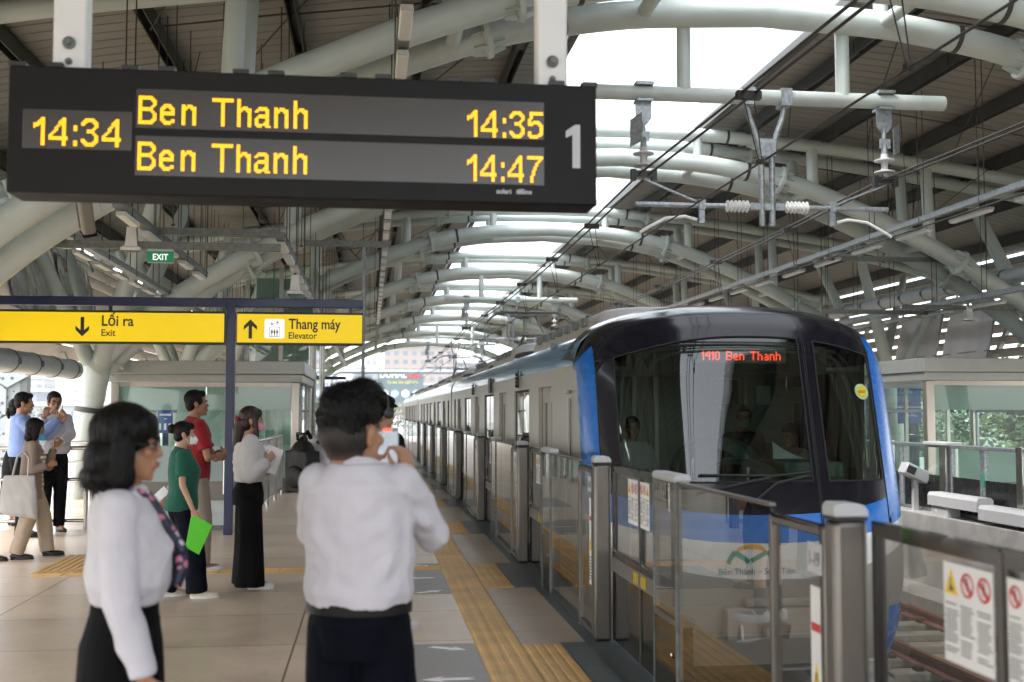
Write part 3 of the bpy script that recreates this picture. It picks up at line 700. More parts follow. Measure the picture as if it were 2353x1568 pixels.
# cab interior
mb = MB()
mb.box(2.05, 4.83, 12.75, 12.8, -.2, 2.4); mb.box(2.04, 2.06, 10.9, 12.75, -.2, 2.1); mb.mat(1).box(2.1, 4.65, 10.9, 12.75, 2.2, 2.24); mb.mat(2).box(2.05, 4.85, 10.7, 12.75, -.2, -.15)
mb.mat(0).box(4.84, 4.86, 10.9, 12.75, -.2, 1.05); mb.mat(1).box(4.84, 4.86, 11.4, 12.75, 1.05, 2.1); mb.box(2.4, 4.35, 10.42, 10.46, 2.0, 2.24)
mb.build('cab_interior', [M['cabwall'], M['cabdark'], M['rubber']], train, smooth=False)
mb = MB()
for x in (2.98, 3.24, 4.02, 4.3): MB().box(x, x + .045, 12.70, 12.745, 1.0, 2.2).build('wall_strip', M['cabstrip'], train)
mb.box(4.45, 4.62, 12.70, 12.745, 1.7, 1.92); mb.box(2.1, 2.35, 12.6, 12.74, 1.42, 1.44); mb.box(2.1, 2.35, 12.6, 12.74, 1.25, 1.27); mb.build('cab_wall_strips', M['cabstrip'], train, smooth=False)
mb = MB(); mb.box(3.86, 4.14, 12.4, 12.5, 1.7, 1.98); mb.build('cab_screen', M['cabdark'], train, bevel=.01)
mb = MB(); mb.box(2.25, 4.5, 10.2, 10.9, .2, .98); mb.box(3.9, 4.6, 10.9, 11.2, .2, 1.14); mb.box(3.9, 4.5, 10.35, 10.9, .98, 1.14); mb.build('driver_desk', M['hood'], train, bevel=.03)
for x0, y0, ww, hh in ((3.30, 9.85, .36, .22), (3.32, 10.5, .42, .40)):
    mb = MB(); rows = [[Vector((x0 + ww * math.cos(a), yy, (.98 if hh < .3 else .98) + hh * math.sin(a) ** .8)) for a in linsp(0.001, math.pi - .001, 16)] for yy in (y0, y0 + .3)]
    rows.append([Vector((x0 + (v.x - x0) * .8, v.y + .05, .98 + (v.z - .98) * .7)) for v in rows[1]]); mb.grid(rows); mb.build('instrument_hood', M['hood'], train, angle=60)
mb = MB(); mb.tube([(3.03, 10.45, .98), (3.03, 10.45, 1.18)], .02, 8); mb.tube([(3.57, 10.45, .98), (3.57, 10.45, 1.18)], .02, 8); mb.build('desk_lever', M['steel2'], train)
mb = MB(); mb.grid([[Vector((3.95 + .36 * u, 10.8 + .02 * v, 1.15 + .17 * (1 - u) ** 1.6 * v + .005)) for u in linsp(0, 1, 8)] for v in (0, .35, .7, 1)]); pp = mb.build('paper_sheet', M['paper']); tag(pp, 'white paper sheets lying on the driver desk behind the windshield', 'paper')
# car bodies
def car_profile():
    pr = [(0, -.45), (0, 2.08), (.0, 2.14), (.02, 2.22), (.06, 2.30), (.13, 2.37), (.25, 2.42), (.5, 2.48), (1.0, 2.54), (1.45, 2.56)]
    return pr
SX0, SX1 = 1.97, 4.91
def car(root, y0, y1, openings, cab=False):
    zt0, zt1 = .85, 1.90
    for s, X in ((1, SX0), (-1, SX1)):
        mb = MB(); xi = X + s * .045
        a, b = sorted((X, xi))
        mb.box(a, b, y0, y1, -.45, .10); mb.box(a, b, y0, y1, 1.90, 2.10)
        ops = sorted(openings); y = y0
        for o in ops:
            if o[1] - y > .01: mb.box(a, b, y, o[1], .10, 1.90)
            if o[0] > y: pass
            y = max(y, o[1])
        mb2 = MB(); y = y0
        for o in ops:
            lo, hi, kd = o[0], o[1], o[2]
            if lo - y > .005: mb2.box(a, b, y, lo, .10, 1.90)
            if kd == 'w': mb2.box(a, b, lo, hi, .10, .85)
            y = hi
        if y1 - y > .005: mb2.box(a, b, y, y1, .10, 1.90)
        mb2.box(a, b, y0, y1, -.45, .10); mb2.box(a, b, y0, y1, 1.90, 2.08)
        mb2.build('side_wall', M['train'], root, smooth=False)
        if s < 0 and not cab: pass
        for lo, hi, kd in ops:
            if kd == 'w':
                f = MB(); xx = X + s * .02
                for c0, c1, d0, d1 in ((lo, hi, .85, .88), (lo, hi, 1.87, 1.90), (lo, lo + .035, .88, 1.87), (hi - .035, hi, .88, 1.87), ((lo + hi) / 2 - .015, (lo + hi) / 2 + .015, .88, 1.87)):
                    f.box(min(xx, xx + s * .02), max(xx, xx + s * .02), c0, c1, d0, d1)
                o = f.build('window', M['rubber'], root, smooth=False)
                g = MB(); g.box(xx + s * .006 - .002, xx + s * .006 + .002, lo + .03, hi - .03, .87, 1.88); g.build('pane', M['car_glass'], o, smooth=False)
            elif kd == 'd':
                mid = (lo + hi) / 2; xx = X + s * .05
                for c0, c1 in ((lo, mid - .006), (mid + .006, hi)):
                    f = MB(); q0, q1 = sorted((xx, xx + s * .03)); m0, m1 = c0 + .14, c1 - .14
                    f.box(q0, q1, c0, m0, .05, 1.90); f.box(q0, q1, m1, c1, .05, 1.90); f.box(q0, q1, m0, m1, .05, .80); f.box(q0, q1, m0, m1, 1.72, 1.90)
                    o = f.build('door_leaf', M['train'], root, smooth=False)
                    g = MB(); g.box(xx + s * .012 - .002, xx + s * .012 + .002, m0, m1, .80, 1.72); g.build('pane', M['car_glass'], o, smooth=False)
    # roof shell
    pr = car_profile(); rows = []
    prof = [(SX0 + a, z) for a, z in pr[1:]] + [(SX1 - a, z) for a, z in reversed(pr[1:-1])]
    mb = MB(); k = len(pr) - 1
    ysteps = linsp(y0, y1, 6)
    def part(i0, i1): mb.grid([[Vector((x, y, z)) for x, z in prof[i0:i1]] for y in ysteps])
    part(0, 5); n = len(prof); part(n - 5, n); mb.build('roof_band', M['bandblue'], root, angle=60)
    mb = MB(); part(4, n - 4); mb.build('roof', M['trainroof'], root, angle=60)
    mb = MB(); mb.box(SX0 + .05, SX1 - .05, y0, y1, -.12, -.02); mb.mat(1).box(SX0 + .06, SX1 - .06, y0, y1, 2.02, 2.06); mb.mat(2).box(TX - .9, TX - .75, y0 + 3.0, y1 - .5, 2.0, 2.018); mb.box(TX + .75, TX + .9, y0 + 3.0, y1 - .5, 2.0, 2.018)
    mb.build('saloon', [M['interior'], M['interior'], M['lit']], root, smooth=False)
    mb = MB(); mb.box(SX0 + .15, SX1 - .15, y0 + .4, y1 - .4, -1.0, -.45); mb.build('underframe', M['rubber'], root, smooth=False)
    for dy in (2.6, (y1 - y0) - 3.4):
        for sx in (TX - .72, TX + .72):
            for o in (-.95, .95): mb = MB(); mb.lathe([(.40, -.06), (.40, .06)], (sx, y0 + dy + o, -.72), (1, 0, 0), 20); mb.build('wheel', M['galvdark'], root)
def ops_for(first, n, pitch, dw=1.1, ww=1.45):
    out = []
    for i in range(n):
        a = first + i * pitch; out.append((a, a + dw, 'd'))
        if i < n - 1 and pitch > dw + 1.2: out.append((a + dw + .72, a + pitch - .73, 'w'))
    return out
def roofkit(root, units):
    for a, b, h in units:
        mb = MB(); rows = []
        for y, sc_ in ((a, .55), (a + .12, .9), (a + .3, 1), (b - .3, 1), (b - .1, .9), (b, .6)):
            rows.append([Vector((TX + 1.12 * math.copysign(abs(math.cos(t)) ** .45, math.cos(t)), y, 2.44 + (h * sc_) * abs(math.sin(t)) ** .5)) for t in linsp(.001, math.pi - .001, 16)])
        mb.grid(rows); mb.build('roof_unit', M['trainroof'], root, angle=50)
        mb = MB(); y = a + .5
        while y < b - .6: mb.box(TX - 1.15, TX - 1.10, y, y + .22, 2.55, 2.64); y += .55
        mb.build('roof_vents', M['galvdark'], root)
car(train, 10.8, 27.4, [(12.2, 13.2, 'd'), (14.0, 15.45, 'w'), (16.3, 17.3, 'd'), (18.1, 19.6, 'w'), (20.35, 21.4, 'd'), (22.25, 23.7, 'w'), (24.6, 25.6, 'd'), (26.15, 26.65, 'w')], True)
roofkit(train, [(11.6, 16.2, .31), (18.4, 21.6, .34), (22.5, 25.8, .26)])
mb = MB(); mb.box(1.945, 1.959, 11.05, 11.11, .5, 1.75); mb.box(1.93, 1.959, 11.02, 11.25, 1.80, 1.83); mb.tube([(1.92, 11.09, .4), (1.92, 11.09, 1.15)], .018, 8); mb.build('cab_door_rail', M['grey'], train)
mb = MB(); 
for y in (14.9, 21.4): 
    mb.box(1.945, 1.96, y, y + .08, 1.93, 2.16)
    for k in range(4): mb.lathe([(.022, 0), (.022, .03)], (1.945, y + .04, 1.96 + k * .05), (-1, 0, 0), 10)
mb.build('door_indicator', M['black'], train)
mb = MB(); mb.box(1.93, 1.96, 18.3, 18.62, 1.92, 2.16); mb.build('side_display', M['black'], train)
def panto(root, y):
    mb = MB(); z0 = 2.62
    mb.box(TX - .6, TX + .6, y + .9, y + 2.0, z0, z0 + .08)
    for s in (-1, 1): mb.tube([(TX + s * .35, y + 1.6, z0 + .05), (TX + s * .22, y + .3, z0 + .62)], .035, 8); mb.tube([(TX + s * .22, y + .3, z0 + .62), (TX + s * .12, y + 1.15, 3.72)], .022, 8)
    mb.tube([(TX - .3, y + .3, z0 + .62), (TX + .3, y + .3, z0 + .62)], .03, 8)
    mb.box(TX - .42, TX + .42, y + 1.0, y + 1.3, 3.70, 3.74)
    for dy in (1.02, 1.28):
        mb.tube([(TX - .95, y + dy, 3.55), (TX - .82, y + dy, 3.70), (TX - .62, y + dy, 3.79), (TX + .62, y + dy, 3.79), (TX + .82, y + dy, 3.70), (TX + .95, y + dy, 3.55)], .018, 8)
    for sx in (-.45, .45): mb.lathe([(.05, 0), (.09, .04), (.05, .08), (.09, .12), (.05, .16)], (TX + sx, y + 1.9, z0 - .1), (0, 0, 1), 12)
    return mb.build('pantograph', M['galvdark'], root)
panto(train, 23.4)
mb = MB(); mb.box(2.2, 4.7, 27.4, 27.8, -.3, 2.35); mb.build('gangway', M['rubber'], train)
for k, (a, b, nm) in enumerate(((27.8, 47.6, 'second metro car behind the leading car, silver with a blue roof band'), (48.0, 67.6, 'farthest silver metro car, partly hidden behind the second car'))):
    c = thing('metro_car', nm, 'train car', (0, 0, 0), group='cars of the metro train')
    ops = []
    first = a + 1.9
    for i in range(4):
        y = first + i * 4.45; ops.append((y, y + 1.2, 'd'))
        if i < 3: ops.append((y + 1.95, y + 3.7, 'w'))
    ops.append((a + .55, a + 1.2, 'w')); ops.append((b - 1.25, b - .6, 'w'))
    car(c, a, b, ops); roofkit(c, [(a + 1.2, a + 5.2, .32), (a + 8.0, a + 11.5, .34), (b - 5, b - 1.4, .3)])
    mb = MB(); mb.box(2.2, 4.7, b, b + .4, -.3, 2.35); mb.build('gangway', M['rubber'], c)
    if k == 0: panto(c, 43.0)
# ================================================================ platform screen doors
GX, DX = 1.60, 1.71
def sign_panel(parent, x, y0, y1, z0, z1, icons, name='safety_notice'):
    # white notice facing -X; y1 is its left edge as read from the platform
    mb = MB(); mb.box(x - .003, x - .001, y0, y1, z0, z1); o = mb.build(name, M['white'], parent, smooth=False)
    wd = y1 - y0; n = len(icons); s = wd / n
    t = MB(); c = MB(); k = MB(); yb = MB()
    for i, ic in enumerate(icons):
        yc = y1 - s * (i + .5); zc = z1 - s * .62; r = s * .40
        T = SIDE(x - .0035, yc, zc)
        if ic == 't':
            t.prism([(-r * 1.05, -r), (r * 1.05, -r), (0, r * 1.05)], T, .001)
            T2 = SIDE(x - .0048, yc, zc)
            k.prism([(-r * .35, -r * .75), (r * .45, -r * .75), (r * .4, -r * .45), (r * .05, -r * .2), (r * .02, r * .35), (-r * .12, r * .35), (-r * .15, -r * .2)], T2, .0006)
        else:
            ring = 22
            outer = [(r * math.cos(a), r * math.sin(a)) for a in linsp(0, 2 * math.pi, ring)[:-1]]
            inner = [(r * .76 * math.cos(a), r * .76 * math.sin(a)) for a in linsp(0, 2 * math.pi, ring)[:-1]]
            vs = [T @ Vector((a, b, 0)) for a, b in outer + inner]
            c.add(vs, [(j, (j + 1) % ring, ring + (j + 1) % ring, ring + j) for j in range(ring)])
            d = r * .12; e = r * .8
            c.prism([(-e * .7 - d, e * .7 - d), (-e * .7 + d, e * .7 + d), (e * .7 + d, -e * .7 + d), (e * .7 - d, -e * .7 - d)], SIDE(x - .0052, yc, zc), .0006)
            T2 = SIDE(x - .0042, yc, zc)
            k.prism([(-r * .22, -r * .55), (-r * .02, -r * .1), (r * .2, -r * .55), (r * .26, -r * .3), (r * .1, r * .1), (r * .3, r * .2), (r * .05, r * .32), (-r * .28, r * .15), (-r * .12, 0)], T2, .0006)
            k.prism([(r * .14 * math.cos(a), r * .5 + r * .14 * math.sin(a)) for a in linsp(0, 2 * math.pi, 8)[:-1]], T2, .0006)
        rr = random.Random(i * 7 + 3); zz = z1 - s * 1.35
        while zz > z0 + .02:
            a = s * (.38 if rr.random() < .3 else .44) ; b = s * rr.uniform(.15, .44)
            if rr.random() > .18: k.box(x - .0045, x - .0036, yc - b, yc + a, zz, zz + s * .045)
            zz -= s * .11
    if t.v: t.build('warning_triangle', M['warn'], o, smooth=False)
    if c.v: c.build('prohibition_ring', M['red'], o, smooth=False)
    k.build('pictogram_print', M['signprint'], o, smooth=False)
    return o
M['signprint'] = pm('notice_print', (.13, .13, .13), .6)
def post(y):
    t = thing('barrier_post', 'x', 'barrier post', (0, y, 0), group='steel posts of the platform screen doors')
    MB().box(GX - .015, GX + .11, 0, .10, 0, 1.245).build('post_body', M['steel'], t, bevel=.022, seg=3)
    c = MB(); prof = [(-.016, 1.256), (-.016, 1.290), (-.010, 1.302), (.0, 1.306), (.07, 1.304), (.095, 1.297), (.108, 1.28), (.111, 1.256)]
    rows = [[Vector((GX + a, y_, z)) for a, z in prof] for y_ in (-.006, .106)]; c.grid(rows, close=True)
    for r_ in rows: c.add(r_, [tuple(range(len(prof)))])
    c.build('cap', M['cap'], t, bevel=.008, seg=3)
    MB().box(GX - .012, GX + .107, .003, .097, 1.243, 1.257).build('cap_gasket', M['rubber'], t)
    return t
def door(y0, L, split):
    t = thing('screen_door', 'x', 'sliding door', (0, y0, 0), group='sliding platform screen doors')
    a = -.02
    for k, (c1, c0) in enumerate(((a, -split + .006), (-split - .006, -L))):
        f = MB(); x0, x1 = DX, DX + .035
        f.box(x0, x1, c0, c1, 1.195, 1.245); f.box(x0, x1, c0, c0 + .022, .02, 1.195); f.box(x0, x1, c1 - .03, c1, .02, 1.195); f.box(x0, x1, c0 + .022, c1 - .03, .60, .64)
        o = f.build('door_leaf', M['dark'], t, smooth=False)
        MB().box(x0 + .012, x0 + .02, c0 + .02, c1 - .028, .62, 1.20).build('glass_pane', M['gate_glass'], o, smooth=False)
        MB().box(x0 + .004, x0 + .03, c0 + .02, c1 - .028, .02, .50).build('lower_panel', M['dark'], o, smooth=False)
        MB().box(x0 - .004, x0 + .032, c0 + .002, c1 - .002, .50, .60).build('kick_strip', M['chevstrip'], o, smooth=False)
        e = c0 if k == 0 else c1
        ch = MB(); sg = 1 if k == 0 else -1
        for q in range(3):
            yc = e + sg * (.06 + q * .045)
            ch.prism([(0, .035), (.022, .035), (.022 + sg * -.02 * -1 + 0, 0), (.022, -.035), (0, -.035), (sg * .02, 0)], SIDE(x0 - .0065, yc, .55), .001)
        ch.build('chevrons', M['warn'], o, smooth=False)
        if k == 0: sign_panel(o, x0, c0 + .03, c0 + .30, .885, 1.175, ['t', 'c', 'c'])
        else: sign_panel(o, x0, c1 - .26, c1 - .03, .885, 1.175, ['c', 'c', 't'])
        ed = MB(); ed.box(x0 - .003, x0 + .036, e - .005 if k else e - .005, e + .007, .02, 1.235); ed.build('edge_strip', M['steel'], o, smooth=False)
    return t
M['chevstrip'] = pm('kick_strip_grey', (.17, .155, .14), .3, .2)
def fixed(y0, y1, ym):
    t = thing('glass_barrier', 'x', 'glass barrier', (0, 0, 0), group='fixed glass panels of the platform barrier')
    # narrow bay with cap and low cupboard
    MB().box(GX, GX + .012, ym + .012, y1 - .01, .53, 1.235).build('glass_pane', M['gate_glass'], t, smooth=False)
    MB().box(GX - .012, GX + .085, ym, y1, 1.240, 1.288).build('cap', M['cap'], t, bevel=.02, seg=3)
    MB().box(GX - .008, GX + .10, ym + .005, y1 - .005, .49, .53).build('cupboard_top', M['steel'], t, bevel=.006)
    MB().box(GX, GX + .09, ym + .01, y1 - .01, .0, .49).build('cupboard', M['dark'], t, bevel=.004)
    for yy in (ym, y1 - .014): MB().box(GX - .006, GX + .03, yy, yy + .014, 0, 1.245).build('side_frame', M['galvdark'], t, smooth=False)
    MB().lathe([(.014, 0), (.016, .006), (.008, .01)], (GX - .002, ym + .10, .33), (-1, 0, 0), 14).build('lock', M['steel2'], t)
    # wide frameless pane
    MB().box(GX + .004, GX + .016, y0, ym - .006, .02, 1.235).build('glass_pane', M['gate_glass'], t, smooth=False)
    MB().box(GX - .004, GX + .03, y0, ym - .006, 1.236, 1.252).build('top_rail', M['steel'], t, bevel=.004)
    MB().box(GX - .004, GX + .03, y0, ym - .006, 0, .02).build('bottom_rail', M['steel'], t)
    return t
def gate(y0, y1, num):
    t = thing('emergency_gate', 'x', 'gate', (0, 0, 0), group='framed emergency gates in the platform barrier')
    f = MB(); r = .034
    f.box(GX - .01, GX + .03, y0, y0 + r, .03, 1.21); f.box(GX - .01, GX + .03, y1 - r, y1, .03, 1.21); f.box(GX - .01, GX + .03, y0 + r, y1 - r, 1.21 - r, 1.21); f.box(GX - .01, GX + .03, y0 + r, y1 - r, .03, .06)
    f.build('frame', M['steel'], t, bevel=.006)
    MB().box(GX + .004, GX + .016, y0 + r - .004, y1 - r + .004, .055, 1.18).build('glass_pane', M['gate_glass'], t, smooth=False)
    p = MB(); p.box(GX - .016, GX - .011, y0 + .01, y0 + .14, 1.04, 1.15); o = p.build('number_plate', M['grey'], t, bevel=.01)
    l = MB(); text_mb(l, num, SIDE(GX - .0175, y0 + .076, 1.068), .075, .001, 'CENTER', .75); l.build('plate_number', M['signprint'], o, smooth=False)
    s = MB(); s.box(GX - .002, GX - .001 + .003, y0 + .05, y0 + .15, .37, .99); o = s.build('vertical_notice', M['white'], t, smooth=False)
    q = MB(); T = SIDE(GX - .003, y0 + .10, .66); q.prism([(-.043, -.05), (.043, -.05), (0, .06)], T, .001); q.build('warning_triangle', M['warn'], o, smooth=False)
    q = MB(); T = SIDE(GX - .0046, y0 + .10, .65); q.prism([(-.006, .005), (.006, .005), (.008, .035), (-.008, .035)], T, .0006); q.prism([(-.006, -.02), (.006, -.02), (.006, -.006), (-.006, -.006)], T, .0006)
    for k in range(8): q.box(GX - .004, GX - .0032, y0 + .06 + (.02 if k % 3 else 0), y0 + .14, .56 - k * .022, .568 - k * .022)
    q.build('notice_print', M['signprint'], o, smooth=False)
    q = MB(); q.box(GX - .004, GX - .0032, y0 + .06, y0 + .14, .83, .86); q.build('red_heading', M['red'], o, smooth=False)
    return t
ORD = ['nearest', 'second', 'third', 'fourth', 'fifth', 'sixth', 'seventh', 'eighth', 'ninth', 'tenth', 'eleventh', 'twelfth', 'farthest']
posts = POSTS[1:]
p0 = post(posts[0])
for i, y in enumerate(posts):
    o = p0 if i == 0 else dup(p0, (0, y, 0))
    o['label'] = '%s stainless barrier post with grey cap, counted along the platform edge from the camera' % ORD[i]
    pitch = y - (posts[i - 1] if i else y - 4.15)
    L = pitch * .385
    if i == 0:
        d = door(y, 1.62, .82); d['label'] = 'sliding glass door with red prohibition notices, at the lower right corner'
    elif i < 9:
        d = door(y, L, L * .52)
        d['label'] = '%s sliding screen door, just in front of the %s barrier post' % (ORD[i], ORD[i])
    else: continue
    if i == 0: continue
    yp = posts[i - 1] + .105; ye = yp + .56; ym = y - pitch * .505; y1 = y - L - .02
    if i < 9:
        fx = fixed(ye + .012, y1, ym); fx['label'] = 'fixed glass barrier panel with capped narrow bay, between the %s and %s posts' % (ORD[i - 1], ORD[i])
        gt = gate(yp, ye, '1-%d' % (20 - i)); gt['label'] = 'steel framed glass gate with number plate, directly behind the %s post' % ORD[i - 1]
# distant barrier beyond the last built door
mb = MB(); mb.box(GX, GX + .04, posts[8] + .2, 56, .02, 1.23); tag(mb.build('glass_barrier', M['gate_glass'], smooth=False), 'far end of the glass barrier line beside the last train car', 'glass barrier')
# ---------------------------------------------------------------- opposite platform doors
OX = 9.02
M['odark'] = pm('opposite_panel_black', (.013, .013, .014), .25, var=.15)
def oppo(y0):
    t = thing('screen_door', 'x', 'sliding door', (0, y0, 0), group='platform screen doors of the far platform')
    P = 4.3; z1 = 1.13
    for a, b, kd in ((0, .95, 'g'), (1.0, 1.9, 'g'), (2.15, 3.5, 'g'), (3.6, 4.1, 'g')):
        o = MB(); 
        for c in (a, b - .045): o.box(OX, OX + .06, c, c + .045, 0, z1 - .09)
        o.box(OX, OX + .05, a, b, 0, .06); o = o.build('frame', M['galv'], t, smooth=False)
        MB().box(OX + .02, OX + .03, a + .04, b - .04, .60, z1 - .08).build('glass_pane', M['room_glass'], o, smooth=False)
        MB().box(OX + .012, OX + .04, a + .04, b - .04, .06, .60).build('lower_panel', M['odark'], o, smooth=False)
    MB().box(OX - .02, OX + .12, 0, 4.12, z1 - .085, z1 - .03).build('top_rail', M['galv'], t, bevel=.008)
    MB().box(OX - .06, OX + .16, 1.95, 2.15, 0, z1).build('post', M['steel2'], t, bevel=.01)
    MB().box(OX - .10, OX + .18, 1.85, 2.6, z1 - .05, z1 + .01).build('cap', M['cap'], t, bevel=.015)
    MB().box(OX - .07, OX + .16, 4.12, 4.28, 0, z1).build('post', M['steel2'], t, bevel=.01)
    m = MB(); m.box(OX - .005, OX, .94, .99, .55, .66); m.tube([(OX - .03, .88, .50), (OX - .04, .88, .60), (OX - .03, .88, .72)], .016, 8); m.build('green_release', pm('release_green', (.0, .30, .14), .3), t)
    return t
od = oppo(6.3)
for i, y in enumerate((6.3, 10.6, 14.9, 19.2, 23.5, 27.8)):
    o = od if i == 0 else dup(od, (0, y, 0))
    o['label'] = 'screen door section of the far platform, %s' % ['outside the right edge', 'with green handle at the right edge of the photo', 'behind the white boxes on the platform edge', 'fourth, right behind the train corner', 'fifth, hidden behind the train', 'sixth, hidden behind the train'][i]
def edgebox(y0, y1, z0, z1, leg, label):
    t = thing('equipment_cover', label, 'cover box', (0, 0, 0), group='white cable covers on the far platform edge')
    x0 = 8.68
    prof = [(0, 0), (0, .75), (.12, 1), (.85, 1), (1, .85), (1, 0)]
    mb = MB(); rows = [[Vector((x0 + a * .26, y, z0 + b * (z1 - z0))) for a, b in prof] for y in (y0, y1)]; mb.grid(rows, close=True)
    mb.add(rows[0], [tuple(range(6))]); mb.add(rows[1], [tuple(range(6))[::-1]]); mb.build('cover', M['grey'], t, angle=20)
    if leg:
        MB().box(x0 + .03, x0 + .24, y1 - .55, y1 - .05, 0, z0).build('base_box', M['grey'], t, bevel=.006); MB().box(x0 + .022, x0 + .03, y1 - .22, y1 - .20, z0 * .4, z0 * .7).build('latch', M['white'], t)
    return t
edgebox(15.45, 16.9, .17, .37, True, 'white rounded cable cover raised on a grey base box, beside the train corner')
edgebox(10.0, 15.42, .07, .28, False, 'long white rounded cable cover lying on the far platform edge, at the right')
t = thing('platform_camera', 'grey boxed camera on a thin post at the edge of the far platform', 'camera', (8.85, 17.65, 0))
MB().box(-.04, .04, -.04, .04, 0, .50).build('stand', M['grey'], t); MB().box(-.15, .15, -.1, .1, 0, .01).build('base_plate', M['grey'], t)
mb = MB(); T = Matrix.Translation((0, 0, .62)) @ Matrix.Rotation(R(25), 4, 'Y'); mb.box(-.22, .22, -.13, .13, -.10, .10, T); mb.build('housing', M['cap'], t, bevel=.02)
mb = MB(); mb.box(-.20, -.05, -.135, -.128, -.06, .06, T); mb.build('lens_window', M['black'], t)
# ================================================================ departure board
BY = 4.9
bd = thing('departure_board', 'black hanging departure board with amber dot matrix train times', 'departure board', (0, BY, 0))
bx0, bx1, bz0, bz1 = -1.515, .995, 2.535, 3.075
mb = MB(); mb.box(bx0, bx1, .0, .22, bz0, bz1); mb.build('case', M['board'], bd, bevel=.006)
mb = MB()
for x in linsp(bx0 + .1, bx1 - .1, 5):
    for d in (-.075, .075): MB().box(x + d - .035, x + d + .035, .02, .18, bz1 + .002, bz1 + .025).build('top_bracket', M['black'], bd, bevel=.004)
for x0, x1, z0, z1 in ((-1.455, -1.01, 2.722, 2.888), (-.995, .757, 2.822, 2.990), (-.995, .757, 2.618, 2.788)):
    MB().box(x0, x1, -.004, -.0008, z0, z1).build('screen', M['screen'], bd, smooth=False)
GL = {
'B': ["########..", "#########.", "##.....###", "##......##", "##......##", "##.....##.", "########..", "########..", "##.....##.", "##......##", "##......##", "##......##", "##.....###", "#########.", "########.."],
'e': ["..........", "..........", "..........", "..........", "..####...", ".######..", "###..###.", "##....##.", "########.", "########.", "##.......", "##.......", "###...##.", ".#######.", "..####..."],
'n': [".........", ".........", ".........", ".........", "##.###..", "########", "###..###", "##....##", "##....##", "##....##", "##....##", "##....##", "##....##", "##....##", "##....##"],
'T': ["############", "############", ".....##.....", ".....##.....", ".....##.....", ".....##.....", ".....##.....", ".....##.....", ".....##.....", ".....##.....", ".....##.....", ".....##.....", ".....##.....", ".....##.....", ".....##....."],
'h': ["##......", "##......", "##......", "##......", "##.###..", "########", "###..###", "##....##", "##....##", "##....##", "##....##", "##....##", "##....##", "##....##", "##....##"],
'a': ["........", "........", "........", "........", "..#####..", ".#######.", "##....##.", "......##.", "..######.", ".#######.", "##....##.", "##....##.", "##...###.", "########.", ".###..###"],
'1': ["....##", "...###", "..####", "####.##"[:4] + "##", "###.##", "#...##", "....##", "....##", "....##", "....##", "....##", "....##", "....##", "....##", "....##"],
'4': [".......##.", "......###.", ".....####.", ".....####.", "....##.##.", "...##..##.", "...##..##.", "..##...##.", ".##....##.", "##.....##.", "##########", "##########", ".......##.", ".......##.", ".......##."],
'3': ["..#####..", ".#######.", "###...###", "##.....##", ".......##", "......##.", "...####..", "...####..", "......##.", ".......##", ".......##", "##.....##", "###...###", ".#######.", "..#####.."],
'5': [".########", ".########", ".##......", ".##......", "##.......", "##.####..", "########.", "###...###", ".......##", ".......##", ".......##", "##.....##", "##....###", "########.", ".#####..."],
'7': ["##########", "##########", ".......##.", "......##..", ".....##...", ".....##...", "....##....", "....##....", "...##.....", "...##.....", "...##.....", "..##......", "..##......", "..##......", "..##......"],
':': ["...", "...", "...", "...", ".##", ".##", ".##", "...", "...", "...", "...", "...", ".##", ".##", ".##"], ' ': ["...."] * 15}
def led(txt, x0, x1, z0, z1, name):
    pts = []; x = 0
    for ch in txt:
        g = GL[ch]; wd = max(len(r_) for r_ in g)
        for j, row in enumerate(g):
            for i, c in enumerate(row):
                if c == '#': pts.append((x + i, j))
        x += wd + 2
    x -= 2; sx = (x1 - x0) / x; sz = (z1 - z0) / 15; mb = MB()
    for i, j in pts:
        cx, cz = x0 + (i + .5) * sx, z1 - (j + .5) * sz; a, b = sx * .44, sz * .44
        vs = [(cx + a * math.cos(q), -.0055, cz + b * math.sin(q)) for q in linsp(0, 2 * math.pi, 8)[:-1]]
        mb.add(vs, [tuple(range(8))[::-1]])
    mb.build(name, M['led'], bd, smooth=False)
led('14:34', -1.41, -1.055, 2.735, 2.855, 'clock_time')
for z0, tm in ((2.838, '14:35'), (2.640, '14:47')):
    led('Ben Thanh', -.985, -.277, z0, z0 + .122, 'destination_name')
    led(tm, .415, .752, z0 - .012, z0 + .108, 'departure_time')
mb = MB(); mb.prism([(0, 0), (.035, 0), (.035, .195), (.012, .195), (-.03, .165), (-.03, .135), (0, .150)], FRONT(.885, -.001, 2.70), .001); mb.build('platform_number', M['grey'], bd, smooth=False)
mb = MB(); text_mb(mb, 'solari   udine', FRONT(.545, -.0015, 2.578), .030, .001, 'LEFT', 1, .0008)
for a in range(3): mb.prism([(.006 * a, 0), (.012, .006 * (2 - a)), (.022, .022), (.004, .018)], FRONT(.632 + a * .006, -.0015, 2.578), .001)
mb.build('maker_lettering', M['grey'], bd, smooth=False)
for x in (-1.29, .805):
    mb = MB(); mb.box(x - .07, x + .07, .06, .16, bz1 - .02, 6.9); h = mb.build('hanger_post', M['white'], bd, bevel=.012)
    for z, r in ((3.195, .026), (3.115, .014)):
        m2 = MB(); m2.lathe([(r, 0), (r * 1.05, .012), (r * .5, .018), (r * .5, .03)], (x, .06, z), (0, -1, 0), 16); m2.build('bolt', M['galvdark'], h)
